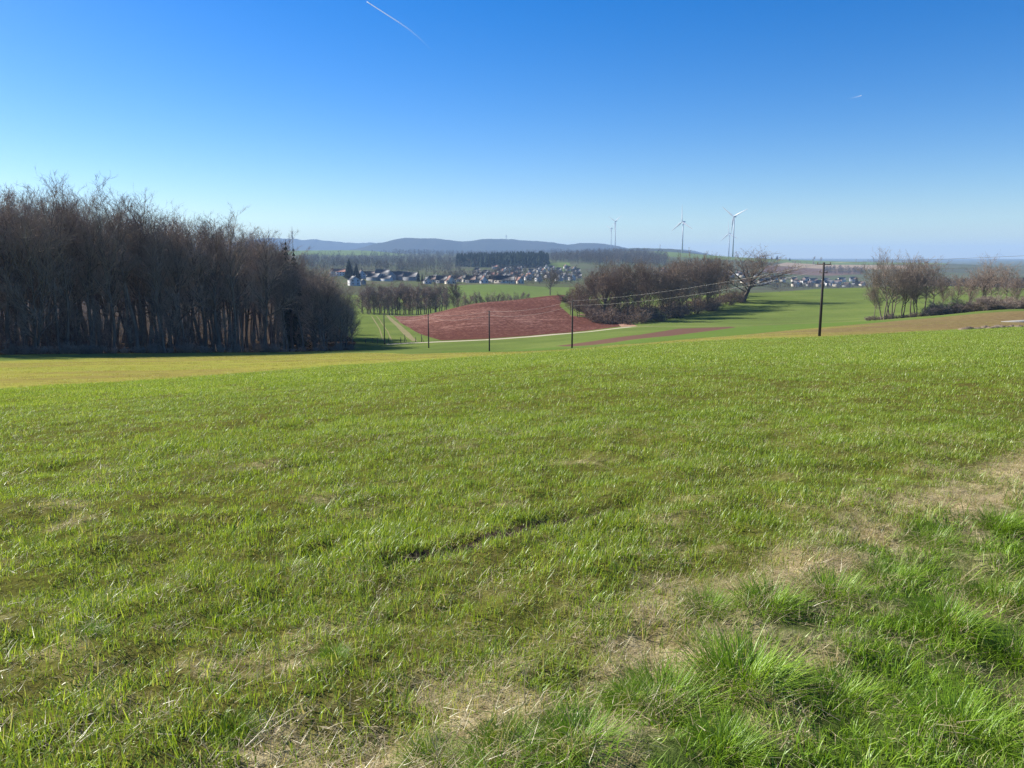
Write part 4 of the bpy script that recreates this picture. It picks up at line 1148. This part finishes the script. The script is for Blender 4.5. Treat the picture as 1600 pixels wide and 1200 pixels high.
def blades(r, n, rad, L, W, lean, curl, flat=False, radial=0.0, segs=3):
    """n curved tapering blades around a foot; returns verts, tris, tone"""
    V, T, tone = [], [], []
    for i in range(n):
        a = r.uniform(0, 6.283); rr = rad*math.sqrt(r.uniform(0, 1))
        p = np.array([rr*math.cos(a), rr*math.sin(a), -.01])
        az = a+r.normal()*.7 if radial else r.uniform(0, 6.283)
        l = r.uniform(*L); w = r.uniform(*W)/2
        th = abs(r.normal())*lean + (radial*rr/rad if radial else 0)
        if flat: th = r.uniform(1.1, 1.6); p[2] = r.uniform(.0, .035)
        sd = np.array([-math.sin(az), math.cos(az), 0]); sd = sd*math.cos(.6)+UP*math.sin(r.normal()*.5)*.3
        b0 = len(V)
        tn = r.uniform(0, 1); cu = curl*(r.uniform(.2, 1.2) if r.uniform() < .7 else r.uniform(1.5, 3.2))*(r.normal()*.5 if flat else 1)
        for k in range(segs+1):
            f = k/segs
            ww = w*(1-f**1.6*.98) if k < segs else 0
            if k == segs: V.append(p.copy()); tone.append(tn)
            else:
                V += [p-sd*ww, p+sd*ww]; tone += [tn, tn]
            d = np.array([math.sin(th)*math.cos(az), math.sin(th)*math.sin(az), math.cos(th)])
            p = p+d*l/segs; th = th+cu/segs
            if flat and p[2] < .004: p[2] = .004
        for k in range(segs-1):
            q = b0+2*k; T += [(q, q+1, q+3), (q, q+3, q+2)]
        q = b0+2*(segs-1); T.append((q, q+1, q+2))
    return np.array(V), np.array(T), np.array(tone)
def scatter_nodes():
    ng = bpy.data.node_groups.new('scatter_tufts', 'GeometryNodeTree')
    ng.interface.new_socket('Geometry', in_out='INPUT', socket_type='NodeSocketGeometry')
    ng.interface.new_socket('Geometry', in_out='OUTPUT', socket_type='NodeSocketGeometry')
    N, Lk = ng.nodes, ng.links
    gi, go = N.new('NodeGroupInput'), N.new('NodeGroupOutput')
    def na(name, typ):
        n = N.new('GeometryNodeInputNamedAttribute'); n.data_type = typ; n.inputs['Name'].default_value = name
        return next(o for o in n.outputs if o.name == 'Attribute' and o.enabled)
    se = N.new('GeometryNodeSeparateGeometry'); se.domain = 'POINT'
    cmp_ = N.new('FunctionNodeCompare'); cmp_.data_type = 'INT'; cmp_.operation = 'EQUAL'
    Lk.new(na('is_point', 'INT'), cmp_.inputs[2]); cmp_.inputs[3].default_value = 1
    Lk.new(gi.outputs[0], se.inputs[0]); Lk.new(cmp_.outputs[0], se.inputs[1])
    sp = N.new('GeometryNodeSplitToInstances'); sp.domain = 'POINT'
    Lk.new(se.outputs[1], sp.inputs[0]); Lk.new(na('variant', 'INT'), sp.inputs['Group ID'])
    ip = N.new('GeometryNodeInstanceOnPoints')
    Lk.new(se.outputs[0], ip.inputs['Points']); Lk.new(sp.outputs[0], ip.inputs['Instance'])
    ip.inputs['Pick Instance'].default_value = True
    Lk.new(na('variant', 'INT'), ip.inputs['Instance Index'])
    er = N.new('FunctionNodeEulerToRotation'); Lk.new(na('rot', 'FLOAT_VECTOR'), er.inputs[0])
    Lk.new(er.outputs[0], ip.inputs['Rotation']); Lk.new(na('scl', 'FLOAT_VECTOR'), ip.inputs['Scale'])
    Lk.new(ip.outputs[0], go.inputs[0])
    return ng
NG = scatter_nodes()
def grass_object(name, label, cat, variants, P, rot, scl, var, dry, mat):
    V = [P]; T = []; n = len(P)
    isp = [np.ones(n, np.int32)]; vv = [np.asarray(var, np.int32)]; ro = [rot]; sl = [scl]; dd = [dry]; tn = [np.zeros(n)]
    for i, (a, t, tone) in enumerate(variants):
        T.append(t+n); V.append(a); m = len(a); n += m
        isp.append(np.zeros(m, np.int32)); vv.append(np.full(m, i, np.int32)); ro.append(np.zeros((m, 3))); sl.append(np.ones((m, 3))); dd.append(np.zeros(m)); tn.append(tone)
    c = np.concatenate
    me = mesh_np(name, c(V), c(T), None, False, {'is_point': ('INT', c(isp)), 'variant': ('INT', c(vv)), 'rot': ('FLOAT_VECTOR', c(ro)), 'scl': ('FLOAT_VECTOR', c(sl)), 'dry': ('FLOAT', c(dd).astype(np.float32)), 'tone': ('FLOAT', c(tn).astype(np.float32))})
    o = link(name, me, mat)
    md = o.modifiers.new('scatter', 'NODES'); md.node_group = NG
    return tag(o, label, cat, None, 'stuff')
def band(r0, r1, dens, seed, half=R(42)):
    """random points of the land in a ring sector round the photographer, dens per square metre"""
    r = np.random.default_rng(seed)
    n = int(dens*half*(r1*r1-r0*r0))
    rr = np.sqrt(r.uniform(r0*r0, r1*r1, n)); a = r.uniform(-half, half, n)
    return rr*np.sin(a), rr*np.cos(a)
V_TR = np.array(VERGE + [(140,60),(60,-7.5)], float)
CROP_XY = np.array([tuple(p) for p in (VERGE + crop_far[::-1] + [(-60,-7.5)])], float)
VERGE_XY = np.array(VERGE + [(140,60),(60,-7.5)], float)
gr = np.random.default_rng(5)
def make_grass():
    # winter crop: short tufts, thinner far away where each covers more
    var = [blades(gr, 13, .075, (.03, .085), (.003, .006), .4, .8) for _ in range(10)]
    var += [blades(gr, 9, .06, (.06, .12), (.0035, .0065), .35, .9) for _ in range(4)]
    var += [blades(gr, 70, .30, (.035, .09), (.006, .010), .45, .7, segs=2) for _ in range(6)]
    weeds = [blades(gr, 9, .035, (.02, .05), (.008, .016), 1.1, .6) for _ in range(3)]
    X, Y, S, SZ = [], [], [], []
    for k, (r0, r1, dn, s, sz) in enumerate([(1.4,6,620,1.0,1.0),(6,12,380,1.1,1.05),(12,22,130,1.4,1.1),(22,48,24,1.0,1.15),(48,115,10,1.3,1.2)]):
        x, y = band(r0, r1, dn, 60+k)
        m = inside(x, y, CROP_XY)
        x, y = x[m], y[m]
        thin = fbm(x/1.1, y/1.1, 51)*.6 + fbm(x/7, y/7, 52)*.4
        keep = gr.uniform(0, 1, len(x)) < np.clip((thin-.22)*3.2, .25 if k < 2 else .5, 1)
        dr = dryness(x, y)
        keep &= gr.uniform(0, 1, len(x)) > dr*.75
        if k < 3: keep &= seg_dist(x, y, RUT) > .03+.10*fbm(x/.4, y/.4, 23)
        X.append(x[keep]); Y.append(y[keep]); S.append(np.full(keep.sum(), s)); SZ.append(np.full(keep.sum(), sz))
    X, Y, S, SZ = map(np.concatenate, (X, Y, S, SZ))
    n = len(X); Z = height(X, Y)
    u = gr.uniform(.7, 1.3, n)*(.62+.76*fbm(X/.45, Y/.45, 55, 2))
    scl = np.stack([S*u, S*u, SZ*u*gr.uniform(.7, 1.2, n)*np.interp(np.hypot(X, Y), [3, 8, 40], [1, .8, .75])], 1)
    rot = np.stack([gr.normal(0, .12, n), gr.normal(0, .12, n), gr.uniform(0, 6.283, n)], 1)
    dry = np.clip(dryness(X, Y)*.6 + (gr.uniform(0, 1, n) < .10)*gr.uniform(.2, .8, n), 0, 1)
    var_i = np.where(gr.uniform(0, 1, n) < .82, gr.integers(0, 10, n), gr.integers(10, 14, n))
    var_i = np.where(np.hypot(X, Y) > 22, gr.integers(14, 20, n), var_i)
    var_i = np.where((np.hypot(X, Y) < 12) & (gr.uniform(0, 1, n) < .07), gr.integers(20, 23, n), var_i)
    grass_object('crop_grass', 'short bright green winter crop growing over the big field', 'grass', var+weeds, np.stack([X, Y, Z], 1), rot, scl, var_i, dry, MAT['blade'])
    print('crop tufts', n)
    # thin yellowing growth on the fallow strip
    var = [blades(gr, 40, .34, (.04, .11), (.006, .011), .6, .8, segs=2) for _ in range(6)]
    FX = np.array([tuple(p) for p in (crop_far + strip_far[::-1])], float)
    x, y = band(24, 125, 4.5, 75)
    m = inside(x, y, FX); x, y = x[m], y[m]
    rowd = (x*.62-y*.78)
    keep = gr.uniform(0, 1, len(x)) < np.clip((fbm(x/9, y/3, 61)-.33)*3.5, .12, 1)*(.65+.35*np.sin(rowd*2.1))*np.clip(.85-x/70, .2, 1)
    x, y = x[keep], y[keep]; n = len(x); u = gr.uniform(.7, 1.3, n)
    grass_object('stubble_growth', 'thin yellow-green stubble growing over the fallow strip', 'stubble', var, np.stack([x, y, height(x, y)], 1),
                 np.stack([0*x, 0*x, gr.uniform(0, 6.283, n)], 1), np.stack([u, u, u], 1), gr.integers(0, 6, n), (gr.uniform(0, 1, n) < .45)*gr.uniform(.3, .9, n), MAT['stub'])
    # verge: longer, denser grass
    var = [blades(gr, 20, .07, (.05, .12), (.003, .006), .45, 1.1) for _ in range(8)]
    var += [blades(gr, 16, .06, (.10, .19), (.003, .0055), .35, 1.2, segs=4) for _ in range(4)]
    var += [blades(gr, 10, .04, (.025, .06), (.008, .018), 1.1, .6) for _ in range(3)]
    X, Y, S = [], [], []
    for k, (r0, r1, dn, s) in enumerate([(1.2,5,330,1.0),(5,12,200,1.1),(12,40,40,1.9)]):
        x, y = band(r0, r1, dn, 80+k, R(48)); m = inside(x, y, VERGE_XY); x, y = x[m], y[m]
        keep = gr.uniform(0, 1, len(x)) < np.clip((fbm(x/.45, y/.45, 71)-.25)*3, .25, 1)
        keep &= gr.uniform(0, 1, len(x)) > dryness(x, y)*.8
        X.append(x[keep]); Y.append(y[keep]); S.append(np.full(keep.sum(), s))
    X, Y, S = map(np.concatenate, (X, Y, S)); n = len(X)
    u = gr.uniform(.7, 1.25, n)*(.6+.8*fbm(X/.35, Y/.35, 77))
    long_ = fbm(X/.5, Y/.5, 78) > .55
    var_i = np.where(long_ & (gr.uniform(0, 1, n) < .6), gr.integers(8, 12, n), gr.integers(0, 8, n))
    var_i = np.where(gr.uniform(0, 1, n) < .10, gr.integers(12, 15, n), var_i)
    grass_object('verge_grass', 'lush tangled green grass on the verge at the lower right', 'grass', var, np.stack([X, Y, height(X, Y)], 1),
                 np.stack([gr.normal(0, .2, n), gr.normal(0, .2, n), gr.uniform(0, 6.283, n)], 1), np.stack([S*u, S*u, u], 1), var_i,
                 np.clip(dryness(X, Y)*.7 + (gr.uniform(0, 1, n) < .15)*gr.uniform(.3, .8, n), 0, 1), MAT['lush'])
    # dead straw lying flat, thick along the boundary
    var = [blades(gr, 15, .08, (.03, .10), (.0012, .0026), 1, .9, flat=True) for _ in range(8)]
    var += [blades(gr, 5, .05, (.08, .2), (.0010, .002), .9, .9) for _ in range(3)]
    X, Y = [], []
    for k, (r0, r1, dn) in enumerate([(1.2,5,520),(5,10,280),(10,22,60)]):
        x, y = band(r0, r1, dn, 90+k, R(44)); p = np.maximum(dryness(x, y), np.clip(.11-.006*np.hypot(x, y), .015, 1) + .12*inside(x, y, VERGE_XY)*(fbm(x/.4, y/.4, 88) > .45))
        keep = gr.uniform(0, 1, len(x)) < p; X.append(x[keep]); Y.append(y[keep])
    X, Y = map(np.concatenate, (X, Y)); n = len(X)
    u = gr.uniform(.7, 1.4, n)*np.where(np.hypot(X, Y) > 9, 1.5, 1)
    var_i = np.where(gr.uniform(0, 1, n) < .88, gr.integers(0, 8, n), gr.integers(8, 11, n))
    grass_object('dead_straw', 'pale dead straw lying between the crop and the verge', 'straw', var, np.stack([X, Y, height(X, Y)], 1),
                 np.stack([gr.normal(0, .15, n), gr.normal(0, .15, n), gr.uniform(0, 6.283, n)], 1), np.stack([u, u, u*1.2], 1), var_i, np.zeros(n), MAT['straw'])
make_grass()
def dead_leaves():
    r = np.random.default_rng(123); V, T, tone = [], [], []
    x, y = band(1.5, 9, 5.0, 131); d = dryness(x, y); k = r.uniform(0, 1, len(x)) < .12+.6*d; x, y = x[k], y[k]; z = height(x, y)
    for a, b, c in zip(x, y, z):
        az = r.uniform(0, 6.28); L = r.uniform(.012, .032); W = L*r.uniform(.3, .55); tl = r.uniform(-.5, .5); n0 = len(V)
        o = np.array([math.cos(az), math.sin(az), tl]); s_ = np.array([-math.sin(az), math.cos(az), r.uniform(-.5, .5)]); p = np.array([a, b, c+r.uniform(.01, .045)])
        V += [p-o*L, p+s_*W+UP*.006, p+o*L+UP*.004, p-s_*W+UP*.006, p]
        T += [(n0, n0+4, n0+1), (n0+1, n0+4, n0+2), (n0+2, n0+4, n0+3), (n0+3, n0+4, n0)]; tone += [r.uniform(.2, 1)]*5
    me = mesh_np('dead_leaves', V, T, attrs={'tone': ('FLOAT', np.array(tone, np.float32))})
    tag(link('dead_leaves', me, MAT['straw']), 'small curled dead leaves caught in the grass and straw', 'leaves', None, 'stuff')
dead_leaves()
# single tussocks on the verge and at the field edge
def tussock(seed, n=900, rad=.16, L=(.12, .26)):
    r = np.random.default_rng(seed)
    V, T, tone = blades(r, n, rad, L, (.003, .006), .2, .8, radial=.75, segs=4)
    me = mesh_np('grass_tussock', V, T, attrs={'tone': ('FLOAT', tone.astype(np.float32))}); me.materials.append(MAT['lush'])
    return me
TU = [tussock(900+i) for i in range(3)]
TL = [(1160,1062,1.15,'biggest dark green grass tussock with deep shadow at its foot'),(1035,1098,.95,'grass tussock just left of the biggest one on the verge'),(985,1100,.6,'small tussock at the straw edge left of the verge tussocks'),
      (1200,945,.9,'bushy tussock above the biggest one, beside the straw'),(1105,950,.7,'low tussock at the verge edge above the biggest one'),(1300,930,.9,'spreading tussock in the middle of the right-hand verge'),
      (1390,905,.8,'tussock right below the pale straw patch'),(1480,975,.9,'leafy tussock on the verge near the right edge'),(1555,940,.8,'tussock at the far right of the verge'),
      (1310,1090,.8,'ragged tussock with dead stems right of the biggest one'),(1500,1140,.95,'tussock in the lower right corner of the verge'),(1590,1030,.9,'tussock cut by the right edge of the picture'),
      (900,1160,.8,'bright tussock at the bottom edge below the straw'),(1130,1170,.7,'tussock at the bottom edge under the biggest one'),(1560,822,.9,'dark tussock where the verge meets the straw at the right edge'),
      (680,1190,.6,'small bright tussock at the bottom edge near the middle'),(790,1175,.7,'bright tussock right of the small one at the bottom edge'),(1455,850,.8,'tussock beside the straw patch on the right'),
      (140,990,.4,'small upright tuft in the crop at the lower left'),(520,1030,.45,'dark tuft in the crop left of the straw'),(370,1140,.45,'tuft in the crop near the bottom left')]
for i, (px, py, s, lab) in enumerate(TL):
    x, y = ground(px, py)
    o = link('grass_tussock', TU[i % 3], None, None, (x, y, H1(x, y)-.015)); o.scale = (s, s, s*random.uniform(.85, 1.0)); o.rotation_euler = (0, 0, i*2.1)
    tag(o, lab, 'tussock', 'grass tussocks')
# heaps of dead grass
def straw_heap(seed):
    r = np.random.default_rng(seed)
    V, T, tone = blades(r, 260, .16, (.1, .3), (.002, .0045), .8, 1.3, radial=.8, segs=4)
    me = mesh_np('straw_heap', V, T, attrs={'tone': ('FLOAT', tone.astype(np.float32))}); me.materials.append(MAT['straw'])
    return me
SH = [straw_heap(950+i) for i in range(2)]
SL = [(1385,852,1.3,'large pale clump of dead grass on the edge of the verge'),(1505,792,1.2,'dead grass clump near the right edge above the verge'),(1150,935,.8,'dead grass clump left of the bushy tussock'),(880,1005,.8,'brown dead grass clump amid the straw in the middle'),
      (640,1125,.8,'dead grass clump at the bottom of the crop edge'),(545,1130,.7,'dead grass clump left of the other one at the bottom'),(985,872,.7,'pale dead grass patch in the crop beyond the rut'),(1245,893,.8,'brownish dead grass clump above the verge tussocks'),(740,1060,.7,'yellowish dead grass clump in the crop edge')]
for i, (px, py, s, lab) in enumerate(SL):
    x, y = ground(px, py)
    o = link('straw_clump', SH[i % 2], None, None, (x, y, H1(x, y)-.02)); o.scale = (s, s, s*.55); o.rotation_euler = (0, 0, i*1.7)
    tag(o, lab, 'dead grass', 'clumps of dead grass')

# ------------------------------------------------------------------ vapour trails in the sky
def contrail(pts, dist, w0, w1, label, fade):
    C_ = [at(px, py, dist) for px, py in pts]
    n = 8; V, Q, A = [], [], []
    P = [np.array(p) for p in C_]
    for i, p in enumerate(P):
        f = i/(len(P)-1); d = unit(P[min(i+1, len(P)-1)]-P[max(i-1, 0)])
        a = unit(np.cross(d, UP)); b = np.cross(d, a); rr = w0+(w1-w0)*f
        for k in range(n):
            q = 6.283*k/n; V.append(p+rr*(math.cos(q)*a+math.sin(q)*b)); A.append(fade*(1-f)**2)
    Q = [(i*n+k, i*n+(k+1) % n, (i+1)*n+(k+1) % n, (i+1)*n+k) for i in range(len(P)-1) for k in range(n)]
    me = mesh_np('contrail', V, None, Q, smooth=True, attrs={'fade': ('FLOAT', np.array(A, np.float32))})
    tag(link('contrail', me, MAT['vapour']), label, 'contrail')
m, nt, b = new_mat('vapour')
nt.nodes.remove(b)
at_ = nd(nt, 'ShaderNodeAttribute', attribute_name='fade')
df = nd(nt, 'ShaderNodeBsdfDiffuse'); df.inputs[0].default_value = (.95,.95,.95,1); tr = nd(nt, 'ShaderNodeBsdfTranslucent'); tr.inputs[0].default_value = (.95,.95,.95,1)
ad = nd(nt, 'ShaderNodeMixShader'); nt.links.new(df.outputs[0], ad.inputs[1]); nt.links.new(tr.outputs[0], ad.inputs[2])
tp = nd(nt, 'ShaderNodeBsdfTransparent'); mx = nd(nt, 'ShaderNodeMixShader')
nt.links.new(at_.outputs['Fac'], mx.inputs[0]); nt.links.new(tp.outputs[0], mx.inputs[1]); nt.links.new(ad.outputs[0], mx.inputs[2])
nt.links.new(mx.outputs[0], nt.nodes['Material Output'].inputs['Surface'])
MAT['vapour'] = m
contrail([(573,2.5),(590,13.5),(608,25),(625,36),(640,46.5),(655,59),(667,71),(676,83)], 30000, 17, 30, 'thin white vapour trail fading across the upper sky', .75)
contrail([(1346,149),(1340,151),(1332,153),(1322,155)], 40000, 22, 26, 'tiny faint vapour trail low in the right of the sky', .35)

# ------------------------------------------------------------------ haze in the valley air
m, nt, b = new_mat('haze')
nt.nodes.remove(b)
pv = nd(nt, 'ShaderNodeVolumePrincipled')
pv.inputs['Color'].default_value = (.46, .69, 1.0, 1)
pv.inputs['Density'].default_value = 1.2e-4
pv.inputs['Anisotropy'].default_value = .0
nt.links.new(pv.outputs[0], nt.nodes['Material Output'].inputs['Volume'])
bpy.context.view_layer.update()
zs = [(o.matrix_world @ Vector(c)).z for o in sc.objects if o.type == 'MESH' and o.name[:8] != 'contrail' for c in o.bound_box]
HAZE_LOW, HAZE_TOP = min(zs)-1.0, max(zs)+4.0
print('haze', HAZE_LOW, HAZE_TOP)
mb = MB(); mb.box((-14000, -2400, HAZE_LOW), (14000, 12500, HAZE_TOP))
hz = link('haze', mb.mesh('haze'), m)
tag(hz, 'blue haze in the air over the distant valley', 'haze', None, 'stuff')
